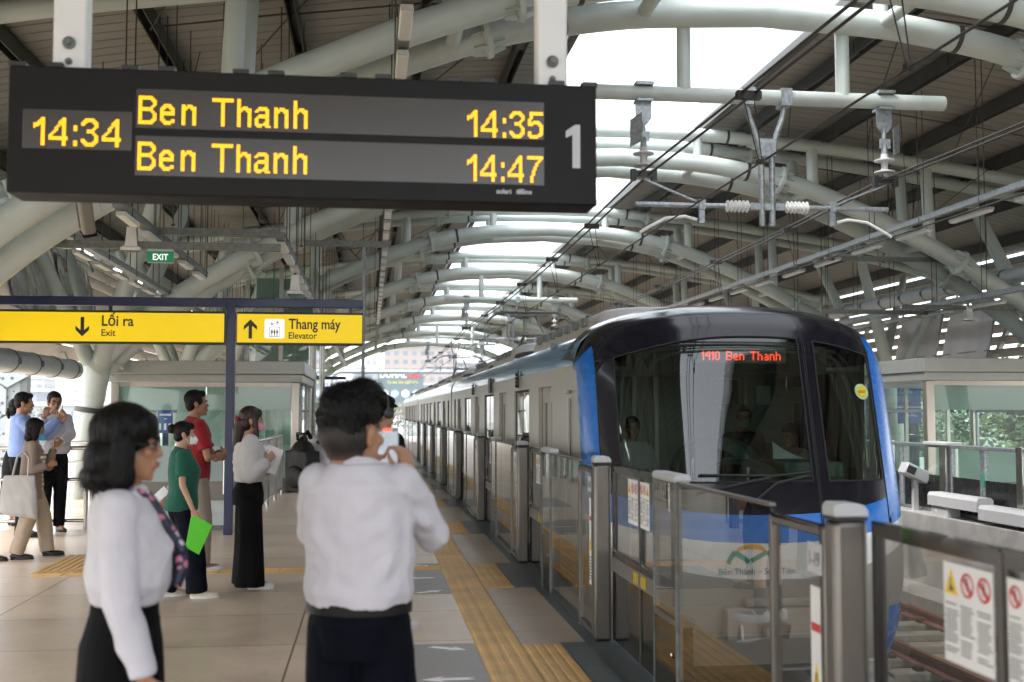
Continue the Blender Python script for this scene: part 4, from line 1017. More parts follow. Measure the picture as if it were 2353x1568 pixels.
# ================================================================ yellow wayfinding signs on a navy frame
SY = 15.4
sg = thing('wayfinding_sign', 'yellow exit and elevator signs hung on a navy steel frame over the platform', 'sign', (0, SY, 0))
def rr(x0, x1, z0, z1, r=.03, n=5):
    out = []
    for cx, cz, a0 in ((x1 - r, z0 + r, -90), (x1 - r, z1 - r, 0), (x0 + r, z1 - r, 90), (x0 + r, z0 + r, 180)):
        out += [(cx + r * math.cos(R(a0 + 90 * k / n)), cz + r * math.sin(R(a0 + 90 * k / n))) for k in range(n + 1)]
    return out
MB().box(-1.90, -1.785, -.06, .06, 0, 3.12).build('pole', M['navy'], sg, bevel=.008)
MB().box(-7.2, -.10, -.055, .055, 3.01, 3.125).build('top_beam', M['navy'], sg, bevel=.008)
for x0, x1 in ((-6.6, -1.915), (-1.77, -.10)):
    MB().box(x0, x1, -.075, .075, 2.505, 2.945).build('sign_case', M['signblack'], sg, bevel=.006)
    MB().box(x0 + .012, x1 - .012, -.080, -.0755, 2.535, 2.915).build('sign_face', M['yellow'], sg, smooth=False)
for x in (-3.4, -.27): MB().box(x - .02, x + .02, -.02, .02, 2.945, 3.01).build('hanger', M['navy'], sg)
yy = -.0815
def arrow(mb, x, z, s, up):
    u = 1 if up else -1
    P = [(-.035, -.20 * u), (.035, -.20 * u), (.035, .07 * u), (.135, -.02 * u), (.135, .06 * u), (0, .20 * u), (-.135, .06 * u), (-.135, -.02 * u), (-.035, .07 * u)]
    mb.prism([(a * s, b * s) for a, b in P], FRONT(x, yy + .001, z), .001)
mb = MB(); arrow(mb, -3.735, 2.725, .64, False); text_mb(mb, 'Lối ra', FRONT(-3.50, yy, 2.742), .195, .001, 'LEFT', .88, .0035); text_mb(mb, 'Exit', FRONT(-3.50, yy, 2.608), .125, .001, 'LEFT', .95, .0015); mb.build('exit_lettering', M['signblack'], sg, smooth=False)
mb = MB(); arrow(mb, -1.585, 2.715, .64, True); text_mb(mb, 'Thang máy', FRONT(-1.085, yy, 2.722), .195, .001, 'LEFT', .80, .0035); text_mb(mb, 'Elevator', FRONT(-1.09, yy, 2.590), .125, .001, 'LEFT', .90, .0015); mb.build('elevator_lettering', M['signblack'], sg, smooth=False)
mb = MB(); mb.prism(rr(-.128, .128, -.128, .128, .02), FRONT(-1.27, yy + .001, 2.722), .001); pic = mb.build('elevator_pictogram', M['backlit'], sg, smooth=False)
mb = MB(); F_ = lambda x, z: FRONT(-1.27 + x, yy - .0008, 2.722 + z)
for a, b, c, d in ((-.065, .065, .018, .026), (-.065, .065, -.108, -.100), (-.065, -.057, -.10, .018), (.057, .065, -.10, .018)): mb.prism([(a, c), (b, c), (b, d), (a, d)], F_(0, 0), .001)
for k in (-1, 0, 1):
    mb.prism([(-.012, -.035), (.012, -.035), (.012, .0), (-.012, .0)], F_(k * .034, -.025), .001); mb.prism([(-.006, -.07), (.006, -.07), (.006, -.035), (-.006, -.035)], F_(k * .034, -.025), .001)
    mb.prism([(.008 * math.cos(a), .009 + .008 * math.sin(a)) for a in linsp(0, 2 * math.pi, 8)[:-1]], F_(k * .034, -.025), .001)
for x, u in ((-.035, -1), (.035, 1)): mb.prism([(-.004, -.03 * u), (.004, -.03 * u), (.004, .012 * u), (.025, -.008 * u), (.025, .004 * u), (0, .03 * u), (-.025, .004 * u), (-.025, -.008 * u), (-.004, .012 * u)], F_(x, .072), .001)
mb.build('pictogram_print', M['signblack'], pic, smooth=False)
# exit sign
t = thing('exit_sign', 'small green illuminated exit box sign hanging under a steel channel', 'exit sign', (-2.52, 14.0, .07))
MB().box(-.15, .15, -.03, .03, 3.34, 3.53).build('box', M['grey'], t, bevel=.004); MB().box(-.152, .152, -.036, -.0305, 3.345, 3.475).build('face', M['green'], t, smooth=False)
mb = MB(); text_mb(mb, 'EXIT', FRONT(0, -.038, 3.372), .105, .001, 'CENTER', .85, .0015); mb.build('lettering', M['backlit'], t, smooth=False)
# cameras and speakers
M['beige'] = pm('camera_beige', (.20, .185, .16), .45)
def cctv(label, loc, rz, pole_top):
    t = thing('security_camera', label, 'camera', loc, rz)
    MB().tube([(0.16, .05, 0), (.16, .05, pole_top)], .022, 10).build('drop_pole', M['grey'], t)
    mb = MB(); T = Matrix.Rotation(R(-48), 4, 'X'); mb.box(-.06, .06, -.20, .20, -.05, .05, T); mb.build('housing', M['beige'], t, bevel=.03, seg=3)
    mb = MB(); mb.box(-.068, .068, -.23, .17, .052, .062, T); mb.build('sun_shield', M['beige'], t)
    mb = MB(); mb.box(-.064, .064, .205, .215, -.055, .055, T); mb.box(-.064, .064, -.206, -.200, -.055, .055, T); mb.build('end_seal', M['black'], t)
    mb = MB(); mb.lathe([(.045, 0), (.045, .02), (.03, .022)], T @ Vector((0, -.205, 0)), T @ Vector((0, -1, 0)), 16); mb.build('lens', M['black'], t)
    MB().tube([(0, .05, .06), (.08, .05, .16), (.16, .05, .16)], .018, 8).build('arm', M['grey'], t)
    return t
cctv('beige bullet camera on a drop pole below the left end of the departure board', (-2.50, 10.3, 3.36), R(20), .68); bpy.data.objects['security_camera'].rotation_euler = (0, R(-16), R(20))
def speaker(label, loc, rz=0):
    t = thing('loudspeaker', label, 'loudspeaker', loc, rz, group='white box loudspeakers')
    mb = MB(); rows = []
    for z, a, b in ((.16, .075, .075), (0, .085, .085), (-.16, .10, .10), (-.19, .16, .13), (-.24, .165, .135)): rows.append([Vector((sx * a, sy * b, z)) for sx, sy in ((-1, -1), (1, -1), (1, 1), (-1, 1))])
    mb.grid(rows, close=True); mb.add(rows[0], [(0, 1, 2, 3)]); mb.build('horn_box', M['white'], t, angle=20)
    MB().box(-.14, .14, -.11, .11, -.243, -.239).build('grille', M['galvdark'], t); MB().box(-.03, .03, -.03, .03, .16, .28).build('bracket', M['galvdark'], t)
    t.scale = (.72,) * 3; return t
speaker('white horn loudspeaker hanging left of the green exit sign', (-2.86, 14.0, 3.72))
speaker('white loudspeaker under the lamp tray above the elevator sign', (-1.13, 17.2, 3.55))
speaker('white loudspeaker on the dark channel above the far platform', (12.0, 21.5, 3.63))
# ================================================================ glass rooms, stair parapet, railings
M['roomframe'] = pm('room_cornice', (.40, .41, .39), .35, .5, var=.06)
M['bronze'] = pm('room_post_steel', (.50, .45, .40), .28, .95, var=.08, scale=3, stretch=(4, 4, .5))
def room(root, x0, x1, y0, y1, z1, panes_f, panes_s, cor=.42, sill=.68):
    MB().box(x0 - .10, x1 + .10, y0 - .10, y1 + .10, z1 - cor * .62, z1).build('cornice', M['roomframe'], root, bevel=.012)
    MB().box(x0 - .05, x1 + .05, y0 - .05, y1 + .05, z1 - cor, z1 - cor * .62 - .004).build('cornice', M['roomframe'], root, bevel=.01)
    zf = z1 - cor
    for x in (x0, x1 - .16):
        for y in (y0, y1 - .16): MB().box(x, x + .16, y, y + .16, 0, zf - .002).build('corner_post', M['bronze'], root, bevel=.01)
    MB().box(x0 + .16, x1 - .16, y0 + .02, y0 + .10, 0, .30).build('plinth', M['steel'], root)
    MB().box(x0 + .16, x1 - .16, y0 + .02, y0 + .10, zf - .09, zf - .003).build('head_rail', M['bronze'], root)
    n = panes_f; wd = (x1 - x0 - .32) / n
    for i in range(n):
        a, b = x0 + .16 + i * wd + .006, x0 + .16 + (i + 1) * wd - .006
        MB().box(a, b, y0 + .05, y0 + .062, .30, zf - .09).build('glass_pane', M['room_glass'], root, smooth=False)
        MB().box(a, b, y0 + .064, y0 + .066, zf - .55, zf - .09).build('frosted_band', M['frost'], root, smooth=False)
        MB().box(a, b, y0 + .064, y0 + .066, .30, .95).build('frosted_band', M['frost'], root, smooth=False)
    for x in (x0 + .05, x1 - .062):
        n = panes_s; wd = (y1 - y0 - .32) / n
        for i in range(n):
            a, b = y0 + .16 + i * wd, y0 + .16 + (i + 1) * wd
            MB().box(x, x + .012, a + .03, b - .03, .1, zf - .02).build('glass_pane', M['room_glass'], root, smooth=False)
            MB().box(x - .02, x + .03, b - .03, b + .03, 0, zf - .002).build('mullion', M['galv'], root, smooth=False)
            MB().box(x - .02, x + .03, a + .03, b - .03, zf - .6, zf - .54).build('transom', M['galv'], root, smooth=False)
    MB().box(x0 + .2, x1 - .2, y1 - .12, y1 - .11, .1, zf).build('glass_pane', M['room_glass'], root, smooth=False)
    for x in linsp(x0 + .8, x1 - .8, 3): MB().box(x - .04, x + .04, y1 - .14, y1 - .05, 0, zf - .002).build('mullion', M['bronze'], root, smooth=False)
rm = thing('glass_shelter', 'glass walled lift lobby with pale cornice behind the blue sign pole', 'shelter')
room(rm, -5.05, -1.40, 23, 27.5, 2.62, 2, 3)
MB().box(-4.4, -2.4, 26.8, 27.1, .02, 2.0).build('inner_panel', pm('lobby_inner_wall', (.30, .40, .37), .4), rm)
t = thing('information_totem', 'blue station map panel on a post inside the glass lobby', 'sign', (-4.42, 25.5, 0))
MB().box(-.06, .06, -.04, .04, 0, 2.0).build('post', M['navy'], t); MB().box(-.16, .16, -.06, -.045, 1.15, 1.95).build('panel', pm('map_blue', (.03, .07, .32), .4), t)
mb = MB()
for k, (a, b) in enumerate(((.08, 1.86), (.06, 1.78), (.12, 1.55), (.12, 1.53), (.03, 1.45))): mb.box(-a, a, -.064, -.061, b, b + .02)
for a in (-.11, 0, .1): mb.box(a - .025, a + .025, -.064, -.061, 1.22, 1.36)
mb.build('print', M['white'], t, smooth=False)
t = thing('lift_shaft', 'greenish glass lift tower rising behind the glass lobby', 'lift shaft')
for z0, z1 in ((0, 2.5), (2.56, 3.3), (3.36, 5.2)):
    for x0 in (-3.0, -2.15): MB().box(x0, x0 + .8, 28.5, 28.515, z0, z1).build('glass_pane', M['room_glass'], t, smooth=False)
    MB().box(-1.36, -1.345, 28.5, 31, z0, z1).build('glass_pane', M['room_glass'], t, smooth=False)
for x in (-3.02, -2.2, -1.38): MB().box(x - .05, x + .05, 28.42, 28.52, 0, 5.2).build('mullion', M['steel2'], t)
MB().box(-3.05, -1.33, 30.9, 31, 0, 5.2).build('rear_wall', pm('shaft_wall', (.20, .27, .24), .5), t)
for x, y in ((-1.42, 27.9), (-1.18, 28.3)): MB().tube([(x, y, 0), (x, y, 3.4)], .07, 14).build('steel_pole', M['steel2'], t)
def railing(name, label, p0, p1, h, nb, rails=(1.0,), vertical=True, r=.028):
    p0, p1 = Vector((*p0, 0)), Vector((*p1, 0)); t = thing(name, label, 'railing'); up = Vector((0, 0, 1)); L = (p1 - p0).length
    n = max(1, int(L / 1.3))
    for i in range(n + 1): q = p0.lerp(p1, i / n); MB().tube([q, q + up * h], r, 10).build('post', M['steel2'], t)
    for f in rails: MB().tube([p0 + up * h * f, p1 + up * h * f], r if f == 1 else r * .8, 10).build('rail', M['steel2'], t)
    if vertical:
        MB().tube([p0 + up * .1, p1 + up * .1], r * .7, 8).build('rail', M['steel2'], t); b = MB()
        for i in range(1, nb): q = p0.lerp(p1, i / nb); b.tube([q + up * .1, q + up * h], .009, 6)
        b.build('balusters', M['steel2'], t)
    return t
railing('railing', 'stainless railing with thin vertical bars behind the woman in the pink mask', (-1.76, 18.6), (-1.72, 22.9), 1.15, 40)
railing('railing', 'stainless tube railing behind the woman with the tote bag', (-5.3, 16.2), (-3.85, 16.2), 1.12, 2, (1., .62, .12), False, .03)
railing('railing', 'stainless tube railing farther back, beside the leaning column', (-7.2, 20.0), (-4.0, 20.0), 1.10, 2, (1., .7, .4), False, .026)
t = thing('stair_parapet', 'frosted glass stair parapet with steel band behind the green shirted woman', 'parapet', (0, 16.05, 0))
for a, b in ((-3.72, -2.72), (-2.70, -1.98)):
    MB().box(a, b, 0, .014, .66, 1.14).build('glass_panel', M['frost'], t, smooth=False); MB().box(a, b, -.01, .02, .40, .65).build('steel_band', M['steel'], t); MB().box(a, b, -.002, .014, .06, .40).build('lower_panel', pm('parapet_panel', (.52, .56, .56), .3), t)
MB().box(-3.72, -1.98, -.04, .05, 0, .06).build('base', M['galvdark'], t)
for x in (-3.74, -1.97): MB().tube([(x, .02, 0), (x, .02, 1.16)], .03, 12).build('post', M['steel2'], t)
MB().tube([(-2.2, -.1, .72), (-2.2, -.16, 1.0), (-2.14, -.18, 1.06), (-2.0, -.18, 1.06), (-1.96, -.18, 1.0), (-1.96, -.18, .5)], .025, 10).build('handrail_end', M['steel2'], t)
# far platform room
rm2 = thing('glass_shelter', 'glass walled waiting room with pale cornice on the far platform', 'shelter')
room(rm2, 10.3, 15.2, 20.0, 27.0, 2.62, 2, 3)
t = thing('station_sign', 'blue station name sign seen through the far waiting room', 'sign', (13.6, 28.6, 0))
for x in (-.55, .75): MB().box(x - .14, x + .14, 0, .06, 0, 2.3).build('post', M['navy'], t)
for x0, x1 in ((-.9, -.08), (.30, .95)): MB().box(x0, x1, -.03, 0, 1.30, 2.28).build('panel', pm('station_sign_blue', (.035, .05, .36), .35), t, bevel=.004)
mb = MB()
for x0 in (-.9, .30): mb.box(x0, x0 + .7, -.034, -.031, 1.72, 1.75); mb.box(x0, x0 + .7, -.034, -.031, 1.66, 1.675)
text_mb(mb, 'Rạch\nRạch', FRONT(-.45, -.033, 2.1), .17, .001, 'LEFT'); text_mb(mb, 'Chiếc', FRONT(.36, -.033, 2.1), .15, .001, 'LEFT'); text_mb(mb, 'c Long', FRONT(-.66, -.033, 1.48), .11, .001, 'LEFT'); text_mb(mb, 'An Phú', FRONT(.5, -.033, 1.48), .11, .001, 'LEFT'); mb.build('lettering', M['white'], t, smooth=False)
# wrapped display panels
M['film'] = pm('plastic_film', (.62, .63, .66), .10, .45, var=.25, scale=2, bump=.6, bscale=3.2, stretch=(1, 1, .45), coat=1.)
M['filmgrey'] = pm('wrapped_screen_grey', (.80, .80, .84), .3, .0, var=.1, scale=2, bump=.25, bscale=2.4, coat=.6)
def wrapped(label, x, y0, y1, z0, z1, lean, m):
    t = thing('wrapped_panel', label, 'wrapped panel', (x, 0, 0)); mb = MB(); rows = []
    for k in range(25):
        v = k / 24; row = []
        for i in range(25):
            u = i / 24; n_ = noise.noise(Vector((u * 4, v * 1.6, x))) * .06 + noise.noise(Vector((u * 11, v * 4, x + 3))) * .02
            row.append(Vector((lean * (v - .5) + n_, y0 + (y1 - y0) * u, z0 + (z1 - z0) * v)))
        rows.append(row)
    mb.grid(rows); mb.build('film', m, t, angle=80)
    MB().bar((lean * -.5 + .06 * (1 if x > 4 else -1), (y0 + y1) / 2, z0), (lean * .5 + .06 * (1 if x > 4 else -1), (y0 + y1) / 2, z1), .03, y1 - y0, up=(0, 1, 0) if False else None).build('board', M['grey'], t)
    for y in (y0 + .15, y1 - .15): MB().tube([(0, y, z1 - .1), (lean * .5 + (.35 if x > 4 else -.35), y, z1 + .9)], .03, 8).build('hanger', M['tube'], t)
    return t
wrapped('display board wrapped in glossy silver film under the left eaves, nearer one', -6.0, 19.6, 22.4, 3.35, 4.75, -.3, M['film'])
wrapped('display board wrapped in glossy silver film, behind the leaning lamp tray', -6.0, 22.9, 25.6, 3.35, 4.75, -.3, M['film'])
wrapped('grey film wrapped screen above the far waiting room, next to the train', 15.6, 29.6, 32.0, 2.95, 4.3, .3, M['filmgrey'])
wrapped('grey film wrapped screen above the far waiting room, farther right', 15.6, 26.9, 29.2, 2.95, 4.25, .3, M['filmgrey'])
# conduit pole, far station sign
tag(MB().tube([(-.15, 24, 0), (-.15, 24, 5.2)], .035, 10).build('thin_pole', M['galv']), 'thin grey pole rising from the platform behind the photographing man', 'pole')
t = thing('station_sign', 'small plain blue hanging sign far along the near platform', 'sign', (-1.65, 36, 0))
MB().box(-.45, .45, -.04, .04, 1.95, 2.4).build('panel', pm('far_sign_blue', (.02, .04, .40), .4), t); MB().box(-.5, .9, -.04, .04, 2.62, 2.72).build('beam', M['navy'], t); MB().box(-.52, -.44, -.04, .04, 0, 2.7).build('post', M['navy'], t)
# ================================================================ people
def skinmat(n, c): 
    m = pm(n, c, .48, var=.10, scale=9, bump=.05, bscale=120); b = [x for x in m.node_tree.nodes if x.type == 'BSDF_PRINCIPLED'][0]
    b.inputs['Subsurface Weight'].default_value = .12; b.inputs['Subsurface Radius'].default_value = (.02, .008, .004); b.inputs['Subsurface Scale'].default_value = .4; return m
M['skin'] = skinmat('skin_warm', (.37, .185, .105)); M['skin2'] = skinmat('skin_light', (.44, .25, .165)); M['skin3'] = skinmat('skin_tan', (.30, .14, .08))
M['hair'] = pm('black_hair', (.0035, .003, .0028), .5, var=.5, scale=8, stretch=(9, 9, 1.2), bump=.5, bscale=14, spec=.18)
M['hairbrown'] = pm('brown_hair', (.026, .0085, .006), .40, var=.5, scale=8, stretch=(9, 9, 1.2), bump=.5, bscale=14, spec=.35)
def cloth(n, c, rough=.8, var=.08, bump=.12, sc=140, sh=.12): return pm(n, c, rough, var=var, scale=5, bump=bump, bscale=sc, spec=.25 if sh else .12, sheen=sh)
M['cwhite'] = cloth('white_cotton', (.55, .53, .575)); M['cwhite2'] = cloth('white_blouse', (.52, .50, .50)); M['cgreen'] = cloth('green_polo', (.008, .085, .055)); M['cred'] = cloth('red_polo', (.25, .012, .018))
M['cnavy'] = cloth('navy_trousers', (.0022, .003, .0075), sh=0); M['cblack'] = cloth('black_cloth', (.0035, .0033, .0036), sh=0); M['ckhaki'] = cloth('khaki_cloth', (.40, .32, .235)); M['cgreyk'] = cloth('grey_khaki', (.27, .235, .19))
M['cbeige'] = cloth('beige_jacket', (.235, .175, .145)); M['cblue'] = cloth('light_blue_shirt', (.22, .31, .60)); M['csock'] = cloth('grey_sock', (.12, .12, .12))
M['cshoe'] = pm('cream_shoe', (.60, .52, .40), .5); M['bshoe'] = pm('black_shoe', (.012, .012, .012), .3); M['wshoe'] = pm('white_shoe', (.62, .63, .64), .55)
M['maskw'] = cloth('white_mask', (.74, .76, .78)); M['maskp'] = cloth('pink_mask', (.72, .30, .42)); M['maskb'] = cloth('blue_mask', (.10, .42, .70))
M['lip'] = pm('lips', (.30, .10, .085), .4); M['eyew'] = pm('eye_white', (.70, .67, .63), .2); M['iris'] = pm('iris_dark', (.012, .008, .006), .12)
M['lime'] = pm('lime_plastic', (.10, .60, .02), .3, var=.05); M['tote'] = cloth('canvas_tote', (.44, .43, .415)); M['leather'] = pm('black_leather', (.006, .0055, .005), .5, spec=.25)
def stripes():
    m, nt, out = newmat('striped_knit'); N = nt.nodes; L = nt.links
    b = N.new('ShaderNodeBsdfPrincipled'); L.new(b.outputs[0], out.inputs[0]); b.inputs['Roughness'].default_value = .85
    tc = N.new('ShaderNodeTexCoord'); s = N.new('ShaderNodeSeparateXYZ'); L.new(tc.outputs['Object'], s.inputs[0])
    a = N.new('ShaderNodeMath'); a.operation = 'MULTIPLY'; a.inputs[1].default_value = 20; L.new(s.outputs[2], a.inputs[0])
    f = N.new('ShaderNodeMath'); f.operation = 'FRACT'; L.new(a.outputs[0], f.inputs[0])
    g = N.new('ShaderNodeMath'); g.operation = 'GREATER_THAN'; g.inputs[1].default_value = .5; L.new(f.outputs[0], g.inputs[0])
    mx = N.new('ShaderNodeMix'); mx.data_type = 'RGBA'; mx.inputs[6].default_value = (.70, .68, .62, 1); mx.inputs[7].default_value = (.34, .24, .06, 1)
    L.new(g.outputs[0], mx.inputs[0]); L.new(mx.outputs[2], b.inputs['Base Color']); return m
M['stripes'] = stripes()
def scarfmat():
    m, nt, out = newmat('printed_scarf'); N = nt.nodes; L = nt.links
    b = N.new('ShaderNodeBsdfPrincipled'); L.new(b.outputs[0], out.inputs[0]); b.inputs['Roughness'].default_value = .45
    tc = N.new('ShaderNodeTexCoord'); v = N.new('ShaderNodeTexVoronoi'); v.inputs['Scale'].default_value = 55; L.new(tc.outputs['Object'], v.inputs['Vector'])
    cr = N.new('ShaderNodeValToRGB'); cr.color_ramp.interpolation = 'CONSTANT'; e = cr.color_ramp.elements
    e[0].color = (.008, .009, .035, 1); e[1].position = .90; e[1].color = (.50, .16, .24, 1); q = e.new(.96); q.color = (.62, .58, .66, 1)
    sp = N.new('ShaderNodeSeparateColor'); L.new(v.outputs['Color'], sp.inputs[0]); L.new(sp.outputs[0], cr.inputs[0]); L.new(cr.outputs[0], b.inputs['Base Color']); return m
M['scarf'] = scarfmat()
DG = lambda: bpy.context.evaluated_depsgraph_get()
def blob(name, mb, mat, parent, vox=.008, it=6, fold=0., fs=(5, 5, 16), seed=0., fmask=None, fac=.5, creases=()):
    me = bpy.data.meshes.new('raw'); me.from_pydata(mb.v, [], mb.f)
    bm = bmesh.new(); bm.from_mesh(me); bmesh.ops.recalc_face_normals(bm, faces=bm.faces); bm.to_mesh(me); bm.free()
    o = bpy.data.objects.new('raw', me); COL.objects.link(o)
    r = o.modifiers.new('r', 'REMESH'); r.mode = 'VOXEL'; r.voxel_size = vox
    s = o.modifiers.new('s', 'SMOOTH'); s.iterations = it; s.factor = fac
    m2 = bpy.data.meshes.new_from_object(o.evaluated_get(DG())); bpy.data.objects.remove(o); bpy.data.meshes.remove(me)
    if fold:
        vs = [v.co.copy() for v in m2.vertices]; ns = [v.normal.copy() for v in m2.vertices]
        for v, c, n in zip(m2.vertices, vs, ns):
            q = Vector((c.x * fs[0] + seed, c.y * fs[1], c.z * fs[2] + c.x * fs[0] * .8))
            a = (1 - abs(noise.noise(q)) * 2) * .6 + noise.noise(q * 2.3) * .4
            k = fmask(c) if fmask else 1.
            v.co = c + n * fold * a * k
    if creases:
        k = len(m2.vertices); co = np.empty(k * 3); no = np.empty(k * 3); m2.vertices.foreach_get('co', co); m2.vertices.foreach_get('normal', no)
        co = co.reshape(-1, 3); no = no.reshape(-1, 3); t = np.zeros(k)
        for a, b, w_, h_ in creases:
            a = np.array(a); ab = np.array(b) - a; q = np.clip((co - a) @ ab / (ab @ ab), 0, 1); d = np.linalg.norm(co - a - q[:, None] * ab, axis=1)
            t += np.where(d < w_ * 3, h_ * (np.exp(-(d / w_) ** 2) - .55 * np.exp(-((d - w_ * 1.7) / w_) ** 2)) * (.4 + .6 * np.sin(math.pi * np.minimum(1, q + .15))), 0)
        m2.vertices.foreach_set('co', (co + no * t[:, None]).ravel()); m2.update()
    m2.polygons.foreach_set('use_smooth', [True] * len(m2.polygons)); m2.materials.clear(); m2.materials.append(mat); m2.name = name
    ob = bpy.data.objects.new(name, m2); COL.objects.link(ob); ob.parent = parent; return ob
def limb(mb, pts, rs, ends=(1, 1), n=14):
    mb.tube(pts, rs, n)
    for i, (p, r) in enumerate(zip(pts, rs)):
        if (i == 0 and not ends[0]) or (i == len(pts) - 1 and not ends[1]): continue
        mb.ell(p, (r, r, r), 12, 8)
def loft(mb, rings, n=22, y0=0):
    rows = []
    for z, rx, ry, cx, cy in rings:
        rows.append([Vector((cx + rx * math.cos(a), cy + ry * math.sin(a), z)) for a in linsp(0, 2 * math.pi, n)[:-1]])
    mb.grid(rows, close=True); mb.add(rows[0], [tuple(range(n))]); mb.add(rows[-1], [tuple(range(n))]); return mb
TOR = {'m': [(.80, .13, .105, 0, -.01), (.90, .165, .12, 0, -.012), (1.0, .155, .11, 0, 0), (1.14, .165, .115, 0, 0), (1.27, .182, .122, 0, 0), (1.36, .165, .105, 0, -.012), (1.415, .10, .075, 0, -.018), (1.45, .06, .058, 0, -.012)],
       'f': [(.80, .13, .11, 0, -.01), (.90, .165, .125, 0, -.012), (1.02, .125, .095, 0, .005), (1.12, .135, .105, 0, .008), (1.23, .148, .118, 0, .016), (1.34, .142, .095, 0, -.008), (1.40, .085, .07, 0, -.016), (1.44, .05, .05, 0, -.01)]}
def hand(mb, w, f, up, th, s=1., curl=25, spread=.021):
    w = Vector(w); f = Vector(f).normalized(); up = (Vector(up) - f * f.dot(Vector(up))).normalized(); lat = f.cross(up).normalized()
    if lat.dot(Vector(th)) < 0: lat = -lat
    for i, (o, L) in enumerate(((1.5, .90), (.5, 1.0), (-.5, .94), (-1.5, .76))):
        k = w + f * .088 * s + lat * o * spread * s; b = w + lat * o * .012 * s + f * .01
        mb.tube([b, k], [.016 * s, .0125 * s], 8); mb.ell(k, (.0125 * s,) * 3, 8, 6)
        d = f.copy(); p = k
        for j, ln in enumerate((.043, .027, .022)):
            q = Matrix.Rotation(R((curl + i * 3) * (1 if j else .75)), 3, lat if lat.cross(f).dot(up) < 0 else -lat)
            d = q @ d; e = p + d * ln * L * s; r = .0092 - .0008 * j
            mb.tube([p, e], [r * s, (r - .0006) * s], 8); mb.ell(e, (r * s,) * 3, 8, 6); p = e
    b = w + f * .02 * s + lat * .02 * s; p = b
    for d, ln, r in ((f * .6 + lat * .75 - up * .25, .045, .0135), (f * .85 + lat * .35 - up * .35, .034, .0105), (f * .95 - up * .3, .026, .0095)):
        e = p + d.normalized() * ln * s; mb.tube([p, e], [r * s, r * .9 * s], 8); mb.ell(e, (r * .9 * s,) * 3, 8, 6); p = e
